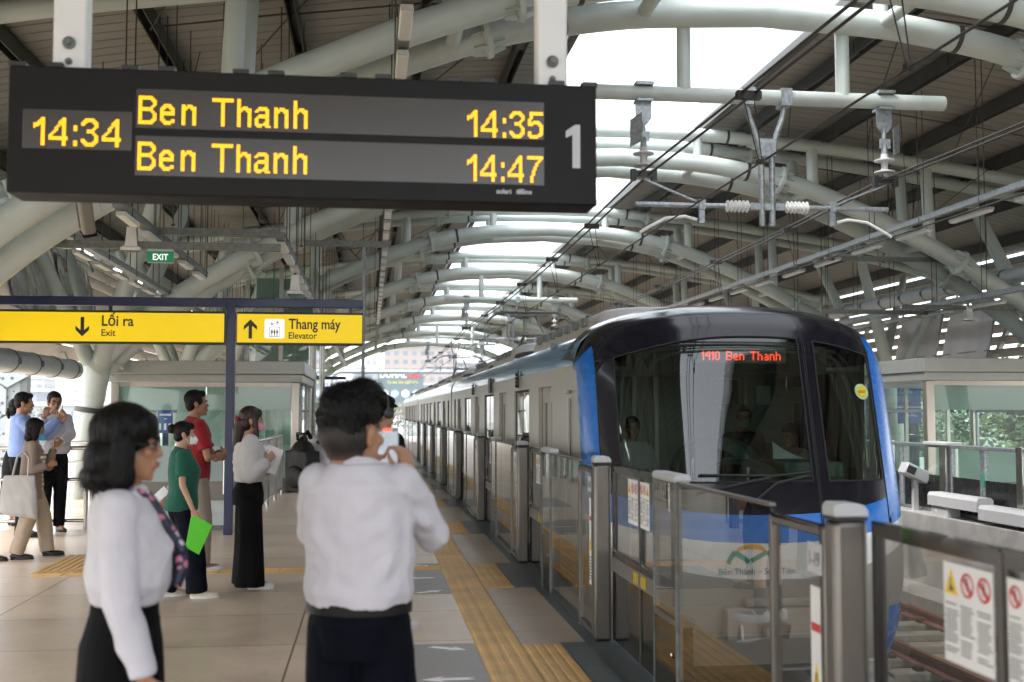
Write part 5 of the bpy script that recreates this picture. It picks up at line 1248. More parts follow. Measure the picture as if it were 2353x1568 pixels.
def person(label, loc, rz, h, sex='m', skin='skin', arms={}, feet=None, head=(0, 0, 0), vox=.008, hair='short', hairm='hair', group=None, seat=False, lean=0., face=True, legs=True, hs=1.0, bust=1.0, wide=1.0, hoff=(0, 0, 0)):
    P = type('P', (), {})(); s = h / 1.70; P.s = s
    root = thing('person', label, 'person', loc, rz, group); P.root = root; P.sex = sex; P.body_wide = wide
    RZ = Matrix.Rotation(-rz, 3, 'Z')
    P.W = lambda p: RZ @ (Vector(p) - Vector(loc))          # world point -> local
    sw = (.178 if sex == 'm' else .152) * s * wide
    P.sh = {'L': Vector((-sw, -.012, 1.375 * s)), 'R': Vector((sw, -.012, 1.375 * s))}
    P.el, P.wr = {}, {}
    for k, sg in (('L', -1), ('R', 1)):
        a = arms.get(k)
        if a is None: e, w_ = Vector((sg * (sw + .045), -.03, 1.10 * s)), Vector((sg * (sw + .05), .04, .87 * s))
        else: e, w_ = (P.W(a[0]), P.W(a[1])) if len(a) < 3 or a[2] != 'l' else (Vector(a[0]), Vector(a[1]))
        P.el[k], P.wr[k] = e, w_
    feet = feet or {}
    P.hip = {'L': Vector((-.085 * s, 0, .88 * s)), 'R': Vector((.085 * s, 0, .88 * s))}
    P.an = {k: Vector(feet.get(k, (sg * .10, 0)) + (.085 * s,)) for k, sg in (('L', -1), ('R', 1))}
    P.kn = {k: (P.hip[k] + P.an[k]) / 2 + Vector((0, .035, .01)) for k in 'LR'}
    if seat:
        for k, sg in (('L', -1), ('R', 1)): P.kn[k] = Vector((sg * .12, .42, .88 * s)); P.an[k] = Vector((sg * .12, .42, .46 * s))
    P.toe = feet.get('toe', {'L': -6, 'R': 6})
    # head
    hp = Vector((hoff[0], .012 + hoff[1], 1.575 * s + hoff[2]))
    T = Matrix.Translation(hp) @ Matrix.Rotation(R(head[0]), 4, 'Z') @ Matrix.Rotation(R(head[1]), 4, 'X') @ Matrix.Rotation(R(head[2]), 4, 'Y') @ Matrix.Scale(s * hs, 4)
    P.T = T; P.hs = s * hs
    mb = MB()
    loft(mb, [(z * s, a * s * .94 * wide, b * s * .94, cx, cy * s) for z, a, b, cx, cy in TOR[sex]])
    mb.tube([Vector((0, -.022 * s, 1.38 * s)), T @ Vector((0, -.028, -.09)), T @ Vector((0, -.02, -.02))], [.062 * s, .055 * s * (1 if sex == 'm' else .86), .055 * s * (1 if sex == 'm' else .88)], 14)
    mb.ell((0, -.014, .038), (.0745, .096, .092), 20, 14, T); mb.ell((0, .022, -.035), (.060, .066, .078), 18, 12, T)
    mb.ell((0, .045, -.075), (.042, .042, .040), 14, 10, T); mb.ell((0, .072, -.100), (.020, .016, .016), 10, 8, T)
    for sg in (-1, 1):
        mb.ell((sg * .074, -.012, -.012), (.011, .022, .034), 10, 8, T); mb.ell((sg * .080, -.02, .0), (.010, .014, .024), 10, 8, T); mb.ell((sg * .035, .065, -.018), (.026, .020, .020), 10, 8, T); mb.ell((sg * .030, .075, .022), (.026, .014, .010), 10, 8, T)
    mb.tube([T @ Vector((0, .083, .018)), T @ Vector((0, .099, -.022))], [.009 * s, .014 * s], 8); mb.ell((0, .100, -.026), (.0145, .013, .011), 10, 8, T); mb.ell((0, .088, -.060), (.026, .012, .014), 10, 8, T)
    for k, sg in (('L', -1), ('R', 1)):
        limb(mb, [P.sh[k] - Vector((sg * .02, 0, .02)), P.el[k], P.wr[k]], [.050 * s, .038 * s, .027 * s] if sex == 'm' else [.042 * s, .033 * s, .023 * s])
        a = arms.get(k); hd = a[3] if a and len(a) > 3 else None
        f = (P.wr[k] - P.el[k]).normalized()
        if hd is None: hand(mb, P.wr[k], f + Vector((0, .15, 0)), (sg, 0, 0), (0, 1, 0), s * (1 if sex == 'm' else .9), 22)
        else: hand(mb, P.wr[k], RZ @ Vector(hd[0]), RZ @ Vector(hd[1]), RZ @ Vector(hd[2]), s * (1 if sex == 'm' else .9), hd[3])
        if legs:
            limb(mb, [P.hip[k], P.kn[k], P.an[k]], [.085 * s, .054 * s, .038 * s]); d = Vector((math.sin(R(P.toe[k])), math.cos(R(P.toe[k])), 0))
            mb.ell(P.an[k] + d * .07 * s - Vector((0, 0, .045 * s)), (.04 * s, .10 * s, .032 * s), 12, 8)
    P.body = blob('body', mb, M[skin], root, vox, 4)
    if face:
        e = MB(); ir = MB(); br = MB(); lp = MB()
        for sg in (-1, 1):
            e.ell((sg * .031, .0785, .004), (.0135, .009, .0062), 12, 8, T); ir.ell((sg * .031, .0845, .004), (.0062, .0042, .0060), 10, 8, T)
            br.tube([T @ Vector((sg * .016, .094, .022)), T @ Vector((sg * .034, .091, .029)), T @ Vector((sg * .052, .074, .023))], [.003 * s, .004 * s, .002 * s], 6)
        lp.ell((0, .0955, -.056), (.021, .008, .0045), 12, 8, T); lp.ell((0, .0945, -.064), (.018, .008, .005), 12, 8, T)
        o = e.build('eyes', M['eyew'], root); ir.build('iris', M['iris'], o); br.build('eyebrows', M[hairm], root); lp.build('lips', M['lip'], root)
    hb = MB(); V = lambda *a: Vector(a)
    if hair in ('short', 'flat'):
        hb.ell((0, -.026, .058), (.082, .096, .083), 20, 12, T); hb.ell((0, -.058, .0), (.070, .052, .072), 16, 10, T)
        hb.ell((0, .045, .094), (.058, .042, .034), 16, 10, T)
        for sg in (-1, 1): hb.ell((sg * .066, .002, .035), (.014, .045, .045), 10, 8, T)
        P.hair = blob('hair', hb, M[hairm], root, .006, 3, .006, (40, 40, 18))
    elif hair == 'quiff':
        hb.ell((0, -.022, .062), (.083, .098, .086), 24, 14, T); hb.ell((0, -.062, .012), (.074, .050, .066), 16, 10, T)
        hb.ell((.0, .045, .108), (.064, .052, .040), 16, 10, T); hb.ell((.02, .01, .125), (.050, .06, .035), 16, 10, T)
        P.hair = blob('hair', hb, M[hairm], root, .005, 3, .005, (60, 60, 18))
        fd = MB(); fd.ell((0, -.040, -.010), (.0775, .078, .066), 20, 12, T); fd.ell((0, -.036, -.062), (.058, .052, .03), 16, 10, T)
        P.fade = blob('faded_sides', fd, M['fade'], root, .006, 3)
    elif hair == 'bob':
        hb.ell((0, -.020, .046), (.095, .110, .096), 24, 14, T); hb.ell((0, -.050, -.045), (.108, .088, .095), 24, 14, T); hb.ell((0, -.066, -.105), (.112, .080, .055), 20, 12, T)
        for sg in (-1, 1): hb.ell((sg * .090, -.004, -.045), (.022, .042, .100), 12, 10, T); hb.ell((sg * .080, .006, -.095), (.022, .036, .05), 12, 10, T); hb.ell((sg * .055, .052, .066), (.035, .03, .045), 12, 10, T)
        P.hair = blob('hair', hb, M[hairm], root, .006, 4, .006, (44, 44, 6))
    elif hair == 'bun':
        hb.ell((0, -.024, .044), (.081, .100, .089), 20, 12, T); hb.ell((0, -.052, -.02), (.070, .055, .060), 16, 10, T); hb.ell((0, .05, .080), (.055, .036, .036), 14, 8, T)
        hb.ell((0, -.128, .052), (.046, .042, .046), 14, 10, T); hb.tube([T @ V(0, -.10, .05), T @ V(0, -.13, .05)], .03 * s, 10)
        for sg in (-1, 1): hb.ell((sg * .068, .01, .01), (.012, .03, .04), 10, 8, T)
        P.hair = blob('hair', hb, M[hairm], root, .006, 3, .004, (40, 40, 18))
    elif hair in ('long', 'shoulder', 'tied'):
        hb.ell((0, -.020, .046), (.086, .104, .092), 20, 12, T); hb.ell((0, -.055, -.03), (.082, .064, .085), 18, 10, T); hb.ell((0, .06, .066), (.06, .034, .045), 14, 8, T)
        for sg in (-1, 1): hb.ell((sg * .072, .02, .0), (.016, .035, .075), 12, 8, T)
        if hair == 'long':
            hb.tube([T @ V(0, -.09, .0), T @ V(-.01, -.115, -.10), T @ V(-.01, -.12, -.22), T @ V(0, -.125, -.36)], [.05, .058, .05, .012], 12)
            for sg in (-1, 1): hb.tube([T @ V(sg * .072, .03, .02), T @ V(sg * .078, .04, -.08), T @ V(sg * .075, .05, -.20), T @ V(sg * .06, .07, -.30)], [.016, .020, .022, .008], 8)
        elif hair == 'shoulder':
            hb.ell((0, -.06, -.10), (.09, .062, .07), 16, 10, T)
            for sg in (-1, 1): hb.ell((sg * .078, .0, -.06), (.02, .045, .09), 12, 8, T)
        else: hb.tube([T @ V(0, -.11, .0), T @ V(0, -.125, -.07), T @ V(0, -.11, -.14)], [.03, .032, .012], 10)
        P.hair = blob('hair', hb, M[hairm], root, .006, 3, .005, (40, 40, 6))
    return P
def fademat(z0, z1):
    m, nt, out = newmat('faded_hair'); N = nt.nodes; L = nt.links
    b = N.new('ShaderNodeBsdfPrincipled'); L.new(b.outputs[0], out.inputs[0]); b.inputs['Roughness'].default_value = .6
    tc = N.new('ShaderNodeTexCoord'); s = N.new('ShaderNodeSeparateXYZ'); L.new(tc.outputs['Object'], s.inputs[0])
    mr = N.new('ShaderNodeMapRange'); mr.inputs[1].default_value = z0; mr.inputs[2].default_value = z1; L.new(s.outputs[2], mr.inputs[0])
    nz = N.new('ShaderNodeTexNoise'); nz.inputs['Scale'].default_value = 260; L.new(tc.outputs['Object'], nz.inputs['Vector'])
    ad = N.new('ShaderNodeMath'); ad.operation = 'MULTIPLY_ADD'; ad.inputs[1].default_value = .55; L.new(nz.outputs[0], ad.inputs[0]); L.new(mr.outputs[0], ad.inputs[2])
    sb = N.new('ShaderNodeMath'); sb.operation = 'SUBTRACT'; sb.inputs[1].default_value = .27; sb.use_clamp = True; L.new(ad.outputs[0], sb.inputs[0])
    mx = N.new('ShaderNodeMix'); mx.data_type = 'RGBA'; mx.inputs[6].default_value = (.33, .165, .095, 1); mx.inputs[7].default_value = (.012, .009, .008, 1); L.new(sb.outputs[0], mx.inputs[0]); L.new(mx.outputs[2], b.inputs['Base Color']); return m
M['fade'] = fademat(1.40, 1.475)
def strands(P, n, ln, r, seed, out=.5, down=1.0, zmin=-9):
    rs = random.Random(seed); vs = P.hair.data.vertices; k = len(vs); mb = MB(); c0 = P.T @ Vector((0, 0, .02))
    for _ in range(n):
        v = vs[rs.randrange(k)]
        if v.co.z < zmin: continue
        d = (v.normal * out * rs.uniform(.3, 1) + Vector((rs.gauss(0, .25), rs.gauss(0, .25), -down * rs.uniform(.4, 1)))).normalized(); l = ln * rs.uniform(.5, 1.2)
        p0 = v.co - v.normal * .003; p1 = p0 + d * l * .5; p2 = p1 + (d + Vector((0, 0, -down * .5)) - v.normal * .25).normalized() * l * .5
        mb.tube([p0, p1, p2], [r, r * .8, r * .3], 3, False)
    return mb.build('hair_strands', P.hair.data.materials[0], P.hair)
def shirt(P, m, hem=.90, sleeve='long', puff=0., ease=.016, fold=.006, name='shirt', top=1.432, vox=.008, boxy=0., open_=False, collar=True, arms='LR', seed=0., fsc=(6, 6, 13), creases=()):
    s = P.s; mb = MB(); rings = []
    T = [(z, a, b, cx, cy) for z, a, b, cx, cy in TOR[P.sex]]
    zs = [hem] + [z for z, *_ in T if hem + .04 < z < top - .015] + [top]
    for z in zs:
        f = lambda i: interp([(t[0], t[i]) for t in T], z)
        e = ease + (boxy if z < 1.25 else boxy * .4) + (.014 if (hem > .9 and hem + .02 < z < hem + .12) else 0)
        hk = .72 if (hem > .9 and z == hem) else 1.
        e *= hk
        rings.append((z * s, (f(1) + e) * s * P.body_wide if hasattr(P, 'body_wide') else (f(1) + e) * s, (f(2) + e) * s, 0, f(4) * s))
    loft(mb, rings)
    for k, sg in (('L', -1), ('R', 1)):
        if k not in arms: continue
        a, e_, w_ = P.sh[k] - Vector((sg * .025, 0, .012)), P.el[k], P.wr[k]
        up = [.063, .054, .040] if P.sex == 'm' else [.054, .047, .034]
        up = [(r + puff) * s for r in up]
        mb.ell(a, (up[0] * 1.03,) * 3, 14, 10); mb.ell(a.lerp(Vector((sg * .07, -.015, 1.39 * s)), .55), (.055 * s, .05 * s, .042 * s), 12, 8)
        if sleeve == 'long':
            c = w_ + (e_ - w_).normalized() * .005; mid = a.lerp(e_, .5); m2 = e_.lerp(c, .5)
            mb.tube([a, mid, e_], [up[0], (up[0] + up[1]) * .5 + puff * .4, up[1] + puff * .3], 14); mb.ell(e_, (up[1] + puff * .3,) * 3, 12, 8); mb.tube([e_, m2, c], [up[1] + puff * .3, (up[1] + up[2]) / 2 + puff * .6, up[2]], 14)
        elif sleeve == 'short':
            c = a.lerp(e_, .72); mb.tube([a, c], [up[0], up[0] * 1.02], 14)
    def fm(c): return 1.
    o = blob(name, mb, m, P.root, vox, 5, fold, fsc, seed, creases=creases)
    if collar:
        c = MB(); c0 = Vector((0, -.018 * s, 1.405 * s)); rows = []
        for z, r in ((-.012, .078), (.018, .070), (.040, .066), (.034, .074), (.006, .088), (-.01, .094)):
            rows.append([c0 + Vector((r * s * math.cos(a) * (1 if P.sex == 'm' else .86), r * s * .95 * math.sin(a) + .006, (z - .018 * math.sin(a)) * s)) for a in linsp(R(100), R(440), 26)])
        c.grid(rows); q = c.build('collar', m, P.root, angle=80)
        q.modifiers.new('t', 'SOLIDIFY').thickness = .004
    return o
def trousers(P, m, top=1.0, cuff=.04, wide=0., fold=.005, name='trousers', vox=.009, flare=0., short=None):
    s = P.s; mb = MB(); T = TOR[P.sex]; rings = []
    rings.append((.775 * s, .125 * s, .11 * s, 0, -.012 * s))
    for z in (.83, .90, .96, top):
        f = lambda i: interp([(t[0], t[i]) for t in T], z); rings.append((z * s, (f(1) + .012) * s * P.body_wide, (f(2) + .012) * s, 0, f(4) * s))
    loft(mb, rings)
    for k, sg in (('L', -1), ('R', 1)):
        h_, kn, an = P.hip[k], P.kn[k], P.an[k]
        if short:
            e = h_.lerp(kn, short); mb.tube([h_, e], [.098 * s, .098 * s + wide], 16); mb.ell(h_, (.098 * s,) * 3, 14, 10)
        else:
            e = an + (kn - an) * cuff - Vector((0, 0, .03 * s * (1 - cuff)))
            mb.tube([h_, h_.lerp(kn, .5), kn], [.097 * s, .088 * s + wide * .5, .068 * s + wide], 16); mb.ell(h_, (.097 * s,) * 3, 14, 10); mb.ell(kn, (.068 * s + wide,) * 3, 12, 8)
            mb.tube([kn, kn.lerp(e, .5), e], [.068 * s + wide, .060 * s + wide + flare * .5, .055 * s + wide + flare], 16)
    return blob(name, mb, m, P.root, vox, 5, fold, (8, 8, 9))
def belt(P, m, z=.985):
    s = P.s; T = TOR[P.sex]; f = lambda i: interp([(t[0], t[i]) for t in T], z)
    mb = MB(); rows = []
    for dz, e in ((-.018, .016), (-.018, .024), (.018, .024), (.018, .016)): rows.append([Vector(((f(1) + e) * s * math.cos(a), (f(2) + e) * s * math.sin(a) + f(4) * s, (z + dz) * s)) for a in linsp(0, 2 * math.pi, 30)[:-1]])
    mb.grid(rows, close=True); return mb.build('belt', m, P.root)
def shoes(P, m, L=.27, w=.047, sole=None, hgt=.05, socks=None):
    s = P.s
    for k in 'LR':
        a = R(P.toe[k]); d = Vector((math.sin(a), math.cos(a), 0)); l = Vector((d.y, -d.x, 0)); an = P.an[k]
        mb = MB(); T = Matrix(((l.x, d.x, 0, an.x), (l.y, d.y, 0, an.y), (0, 0, 1, 0), (0, 0, 0, 1)))
        L_ = L * s; mb.ell((0, .075 * s, .030), (w, L_ * .5, .030), 16, 10, T); mb.ell((0, .0, .042), (w * .82, L_ * .27, hgt * 1.05), 14, 10, T); mb.ell((0, .14 * s, .026), (w * 1.02, L_ * .24, .026), 14, 10, T)
        o = blob('shoe', mb, m, P.root, .006, 4)
        sm = MB(); n = 22; rows = []
        for z in (0, .018): rows.append([T @ Vector(((w + .003) * math.cos(t) * (1 if math.sin(t) > -.2 else .85), .075 * s + (L_ * .5 + .003) * math.sin(t), z)) for t in linsp(0, 2 * math.pi, n)[:-1]])
        sm.grid(rows, close=True); sm.add(rows[0], [tuple(range(n))]); sm.add(rows[1], [tuple(range(n))[::-1]]); sm.build('sole', sole or m, o)
        if socks:
            q = MB(); q.tube([an - Vector((0, 0, .03)), an + (P.kn[k] - an) * .42], [.044 * s, .050 * s], 14); q.build('sock', socks, P.root)
def facemask(P, m, low=0.):
    mb = MB(); rows = []; T = P.T
    for v in linsp(0, 1, 10):
        row = []
        for a in linsp(-1, 1, 18):
            t = a * 1.18; z = -.098 + v * .088 - low; r = .066 + .0 * v
            bulge = .034 * (1 - abs(a) ** 2) * math.sin(math.pi * min(1, .15 + v * .75))
            x = (.066) * math.sin(t); y = .020 + (.072 + bulge) * math.cos(t) * (1.0 if v < .9 else .99)
            row.append(T @ Vector((x, y, z + .012 * abs(a) * (.5 - v))))
        rows.append(row)
    mb.grid(rows); o = mb.build('face_mask', m, P.root, angle=80); o.modifiers.new('t', 'SOLIDIFY').thickness = .003
    st = MB()
    for sg in (-1, 1):
        for z in (-.02, -.085): st.tube([T @ Vector((sg * .061, .046, z - low)), T @ Vector((sg * .078, .01, (z - .01) * .5 - low * .5)), T @ Vector((sg * .082, -.02, .005))], .0016, 5)
    st.build('ear_loop', m, o); return o
def glasses(P, m='wire'):
    mb = MB(); T = P.T
    for sg in (-1, 1):
        mb.tube([T @ Vector((sg * .032 + .021 * math.cos(a), .098 - .006 * abs(math.cos(a)), .002 + .017 * math.sin(a))) for a in linsp(0, 2 * math.pi, 14)], .0016, 5)
        mb.tube([T @ Vector((sg * .053, .094, .006)), T @ Vector((sg * .080, .03, .008)), T @ Vector((sg * .082, -.015, .002))], .0016, 5)
    mb.tube([T @ Vector((-.011, .099, .004)), T @ Vector((.011, .099, .004))], .0016, 5)
    o = mb.build('glasses', M[m], P.root)
    g = MB()
    for sg in (-1, 1): g.prism([(.0195 * math.cos(a), .016 * math.sin(a)) for a in linsp(0, 2 * math.pi, 14)[:-1]], T @ plane_T((sg * .032, .095, .002), (1, 0, 0), (0, 0, 1)), .001)
    g.build('lenses', M['room_glass'], o)
def slab(name, pts_uv, T, t, m, label, cat, group=None, bevel=0.):
    mb = MB(); mb.prism(pts_uv, T, t); o = mb.build(name, m, bevel=bevel); return tag(o, label, cat, group)
CR1 = [((.15, -.11, 1.26), (.02, -.13, 1.16), 0.028, 0.0155), ((.155, -.10, 1.21), (.0, -.13, 1.07), 0.026, 0.0170), ((.15, -.10, 1.15), (.06, -.125, 1.02), 0.026, 0.0143), ((-.15, -.11, 1.25), (-.06, -.13, 1.09), 0.029, 0.0143), ((-.13, -.10, 1.12), (-.03, -.12, 1.0), 0.026, 0.0118),
       ((-.12, -.10, 1.03), (.13, -.10, 1.01), 0.026, 0.0143), ((-.08, -.11, 1.06), (.05, -.12, 1.045), 0.024, 0.0105), ((.10, -.06, 1.10), (.155, .02, 1.0), 0.026, 0.0155), ((-.16, -.10, 1.335), (.16, -.10, 1.335), .004, -.006), ((.19, .02, 1.27), (.26, .07, 1.19), 0.024, 0.0130), ((.20, .1, 1.20), (.27, .12, 1.16), 0.024, 0.0155)]
CR2 = [((.15, .02, 1.28), (.06, .12, 1.20), .012, .010), ((.14, -.02, 1.22), (.10, .08, 1.11), .012, .010), ((.12, -.05, 1.14), (.05, .1, 1.07), .012, .010), ((.14, .0, 1.10), (.13, .06, 1.06), .011, .008), ((.17, -.02, 1.10), (.21, .03, 1.02), .011, .012), ((.17, .01, 1.0), (.22, .04, .96), .010, .010), ((.18, -.01, 1.2), (.19, .03, 1.12), .012, .010), ((-.05, -.09, 1.3), (.08, -.09, 1.12), .014, .009)]
# ---- 1 man photographing, seen from behind
p = person('man in white shirt and navy trousers photographing the train, back to the camera', (-.03, 4.0, 0), R(-14), 1.705, 'm', 'skin',
           arms={'R': ((.225, 4.10, 1.175), (.145, 4.33, 1.37), 'w', ((-.12, .1, .9), (.75, -.6, .1), (-.9, .1, .35), 48)), 'L': ((-.195, 4.22, 1.19), (-.04, 4.35, 1.37), 'w', ((.5, .1, .8), (-.6, -.6, .1), (.6, .0, .5), 50))},
           head=(-24, -4, 0), vox=.006, hair='quiff', face=True, feet={'L': (-.12, 0), 'R': (.13, .02)}, hs=1.20, wide=.94, hoff=(-.03, 0, -.035))
shirt(p, M['cwhite'], .955, 'long', .005, .018, .012, vox=.006, boxy=.016, seed=2., fsc=(4, 4, 8.5), creases=CR1)
trousers(p, M['cnavy'], .985, .02, .022, .004, vox=.007); belt(p, M['leather'], .95); shoes(p, M['bshoe'])
strands(p, 2600, .020, .0011, 4, .9, .15)
t = thing('phone', 'silver smartphone filming the train, held up by the man in front', 'phone', (.068, 4.36, 1.475), R(-14)); t.scale = (1.12,) * 3
MB().box(-.038, .038, -.004, .004, -.075, .075).build('phone_body', pm('phone_case', (.35, .36, .40), .25, .2), t, bevel=.006)
M['pscreen'] = pm('phone_screen', (.16, .18, .22), .12, var=.85, scale=16, emit=(.5, .55, .6), es=.15)
MB().box(-.035, .035, -.0052, -.0042, -.070, .062).build('phone_screen', M['pscreen'], t); MB().box(-.014, .014, -.0056, -.0045, .063, .071).build('record_marker', M['ledred'], t)
# ---- 2 woman in front, profile
p = person('woman with black bob in white blouse and black skirt, walking past at the lower left', (-.765, 3.75, 0), R(-84), 1.645, 'f', 'skin',
           arms={'R': ((-.745, 3.585, 1.05), (-.665, 3.55, .825), 'w', ((.25, .0, -1), (0, -1, 0), (1, 0, .1), 18)), 'L': ((-.80, 3.92, 1.08), (-.79, 3.90, .86), 'w')}, head=(-4, -3, 0), vox=.006, hair='bob', hs=1.0, legs=True, hoff=(0, -.01, -.012))
shirt(p, M['cwhite'], 1.055, 'long', .006, .010, .010, vox=.006, boxy=.006, name='blouse', seed=5., fsc=(5, 5, 9), creases=CR2)
s = p.s; mb = MB(); loft(mb, [(.46 * s, .165 * s, .125 * s, 0, .0), (.60 * s, .178 * s, .135 * s, 0, -.004), (.80 * s, .182 * s, .138 * s, 0, -.008), (.92 * s, .172 * s, .130 * s, 0, -.008), (1.02 * s, .136 * s, .108 * s, 0, 0), (1.085 * s, .134 * s, .106 * s, 0, .003)]); blob('skirt', mb, M['cblack'], p.root, .008, 4, .002)
shoes(p, M['bshoe']); glasses(p); strands(p, 1500, .030, .0010, 5, .22, 1.0)
mb = MB(); V = Vector
mb.tube([V((-.03, .06, 1.40 * s)), V((-.02, .125, 1.30 * s)), V((-.01, .165, 1.22 * s))], [.014, .016, .018], 10); mb.tube([V((.03, .06, 1.40 * s)), V((.02, .125, 1.30 * s)), V((0, .165, 1.22 * s))], [.014, .016, .018], 10)
mb.ell((0, .170, 1.215 * s), (.026, .018, .026), 12, 8); mb.tube([V((0, .17, 1.20 * s)), V((.01, .172, 1.15 * s)), V((.015, .155, 1.10 * s))], [.018, .02, .014], 10)
mb.tube([V((0, -.075, 1.42 * s)), V((.055, -.03, 1.43 * s)), V((.04, .055, 1.40 * s))], .018, 8); mb.tube([V((0, -.075, 1.42 * s)), V((-.055, -.03, 1.43 * s)), V((-.04, .055, 1.40 * s))], .018, 8)
blob('scarf', mb, M['scarf'], p.root, .006, 3, .005, (18, 18, 18))
# ---- 3 woman in green polo
p = person('woman with hair bun, white face mask and dark green polo shirt', (-1.63, 10.3, 0), R(-78), 1.53, 'f', 'skin2',
           arms={'R': ((-1.60, 10.10, .985), (-1.50, 10.08, .765), 'w', ((.25, 0, -1), (0, -1, 0), (1, 0, 0), 40)), 'L': ((-1.75, 10.48, .98), (-1.83, 10.46, .80), 'w', ((-.4, 0, -.9), (0, 1, 0), (0, 0, 1), 45))},
           feet={'L': (-.10, -.12), 'R': (.10, .13)}, hair='bun', head=(0, -2, 0))
shirt(p, M['cgreen'], .84, 'short', .006, .022, .005, name='polo_shirt', boxy=.018); trousers(p, M['cnavy'], .98, .0, .03, .007, flare=.012); shoes(p, M['cshoe'], .275, .05, M['wshoe']); facemask(p, M['maskw'])
mb = MB(); T = plane_T((-1.545, 10.06, .40), (.96, .28, 0), (.08, 0, 1)); mb.prism([(0, .31), (.03, .33), (.19, .24), (.10, -.01), (.05, .02), (-.02, .06)], T, .006); tag(mb.build('plastic_folder', M['lime'], bevel=.002), 'bright lime green plastic folder in the hand of the green polo woman', 'folder')
slab('document', [(0, 0), (.17, .16), (.22, .10), (.05, -.05)], plane_T((-1.98, 10.42, .80), (1, 0, 0), (0, 0, 1)), .008, M['paper'], 'white sheets held behind the back of the woman in green', 'document')
# ---- 4 man in red polo
p = person('tall man in red polo shirt with folded arms behind the woman in green', (-1.78, 12.0, 0), R(-66), 1.83, 'm', 'skin3',
           arms={'R': ((-1.62, 11.80, 1.15), (-1.50, 11.99, 1.19), 'w', ((.2, 1, .1), (.9, -.3, .3), (0, 0, 1), 35)), 'L': ((-1.60, 12.23, 1.13), (-1.50, 12.0, 1.145), 'w', ((.1, -1, .15), (1, .1, 0), (0, 0, 1), 30))},
           feet={'L': (-.12, .0), 'R': (.13, .06)}, head=(-8, 4, 0))
shirt(p, M['cred'], .83, 'short', .004, .018, .005, name='polo_shirt', boxy=.012); trousers(p, M['cgreyk'], .98, .02, .014); shoes(p, M['wshoe'])
mb = MB(); mb.tube([(-1.535 + .033 * math.cos(a), 11.93 + .01 * math.cos(a), 1.19 + .033 * math.sin(a)) for a in linsp(0, 2 * math.pi, 12)], .008, 6); o = mb.build('wristwatch', M['steel2']); mw = p.root.matrix_basis.copy(); o.parent = p.root; o.matrix_parent_inverse = (Matrix.Translation(p.root.location) @ Matrix.Rotation(p.root.rotation_euler.z, 4, 'Z')).inverted()
# ---- 5 woman with pink mask
p = person('woman in white puffed blouse, black wide trousers and pink face mask reading papers', (-1.10, 10.75, 0), R(-76), 1.66, 'f', 'skin2',
           arms={'R': ((-1.08, 10.53, 1.05), (-.93, 10.60, 1.165), 'w', ((.5, .35, .6), (.4, -.9, 0), (.2, .3, 1), 45)), 'L': ((-1.03, 10.95, 1.06), (-.88, 10.85, 1.16), 'w', ((.4, -.3, .7), (.4, .9, 0), (.2, -.3, 1), 45))}, hair='long', hairm='hairbrown', head=(-2, -2, 0), feet={'L': (-.08, -.03), 'R': (.08, .03)})
shirt(p, M['cwhite2'], 1.0, 'long', .026, .03, .010, name='blouse', boxy=.024, top=1.37, collar=False, seed=9.)
s = p.s; mb = MB()
loft(mb, [(1.0 * s, .140 * s, .112 * s, 0, 0), (.90 * s, .182 * s, .145 * s, 0, -.012), (.78 * s, .178 * s, .14 * s, 0, -.01)][::-1])
for sg in (-1, 1): mb.tube([V((sg * .085, -.005, .84 * s)), V((sg * .092, 0, .45 * s)), V((sg * .10, .0, .03))], [.108 * s, .118 * s, .140 * s], 18)
blob('trousers', mb, M['cblack'], p.root, .009, 5, .007, (9, 9, 1.2)); shoes(p, M['wshoe'], .24, .04); facemask(p, M['maskp']); glasses(p)
mb = MB(); mb.ell((0, -.135, -.0), (.030, .022, .030), 12, 8, p.T); blob('scrunchie', mb, pm('red_velvet', (.32, .01, .02), .7), p.root, .005, 2, .006, (50, 50, 50))
for k, (dx, rot) in enumerate(((0, 6), (.025, 13), (.045, 19))):
    T = Matrix.Translation((-.955 + dx, 10.68 + .02 * k, 1.12)) @ Matrix.Rotation(R(-12 - 8 * k), 4, 'Z') @ Matrix.Rotation(R(rot), 4, 'Y') @ plane_T((0, 0, 0), (1, 0, 0), (0, 0, 1))
    slab('document', [(-.085, -.06), (.085, -.06), (.085, .18), (-.085, .18)], T, .004, M['paper'], ['white paper sheets nearest the chest of the woman in the pink mask', 'white paper sheet in the middle of the fan held by the pink mask woman', 'outermost white paper held up by the woman in the pink mask'][k], 'document', 'papers of the pink mask woman')
# ---- 6 man with backpack, mostly hidden
p = person('man in white short sleeved shirt with a black backpack, hidden behind the photographing man', (-.38, 10.2, 0), R(-48), 1.66, 'm', 'skin', hair='short', feet={'L': (-.12, 0), 'R': (.12, 0)})
shirt(p, M['cwhite'], .86, 'short', .01, .02, .005, boxy=.02); trousers(p, M['cblack'], .98, .02, .015); shoes(p, M['bshoe'])
t = thing('backpack', 'black leather backpack on the back of the man in the white shirt', 'backpack', (-.575, 10.02, 1.14), R(-48)); t.scale = (1.15,) * 3
mb = MB(); mb.ell((0, 0, 0), (.155, .085, .21), 18, 12); mb.box(-.13, .13, -.07, .06, -.19, .12); blob('bag', mb, M['leather'], t, .008, 5, .004, (9, 9, 9)); mb = MB(); mb.ell((0, -.075, -.07), (.11, .035, .09), 14, 8); blob('front_pocket', mb, M['leather'], t, .007, 4)
MB().tube([(-.05, -.01, .20), (-.045, -.02, .25), (.045, -.02, .25), (.05, -.01, .20)], .012, 8).build('handle', M['leather'], t)
for sx in (-.11, .11): MB().tube([(sx, .06, -.16), (sx * 1.3, .22, -.05), (sx * 1.2, .25, .12), (sx * 1.1, .14, .26), (sx, .05, .18)], .017, 8).build('shoulder_strap', M['leather'], t)
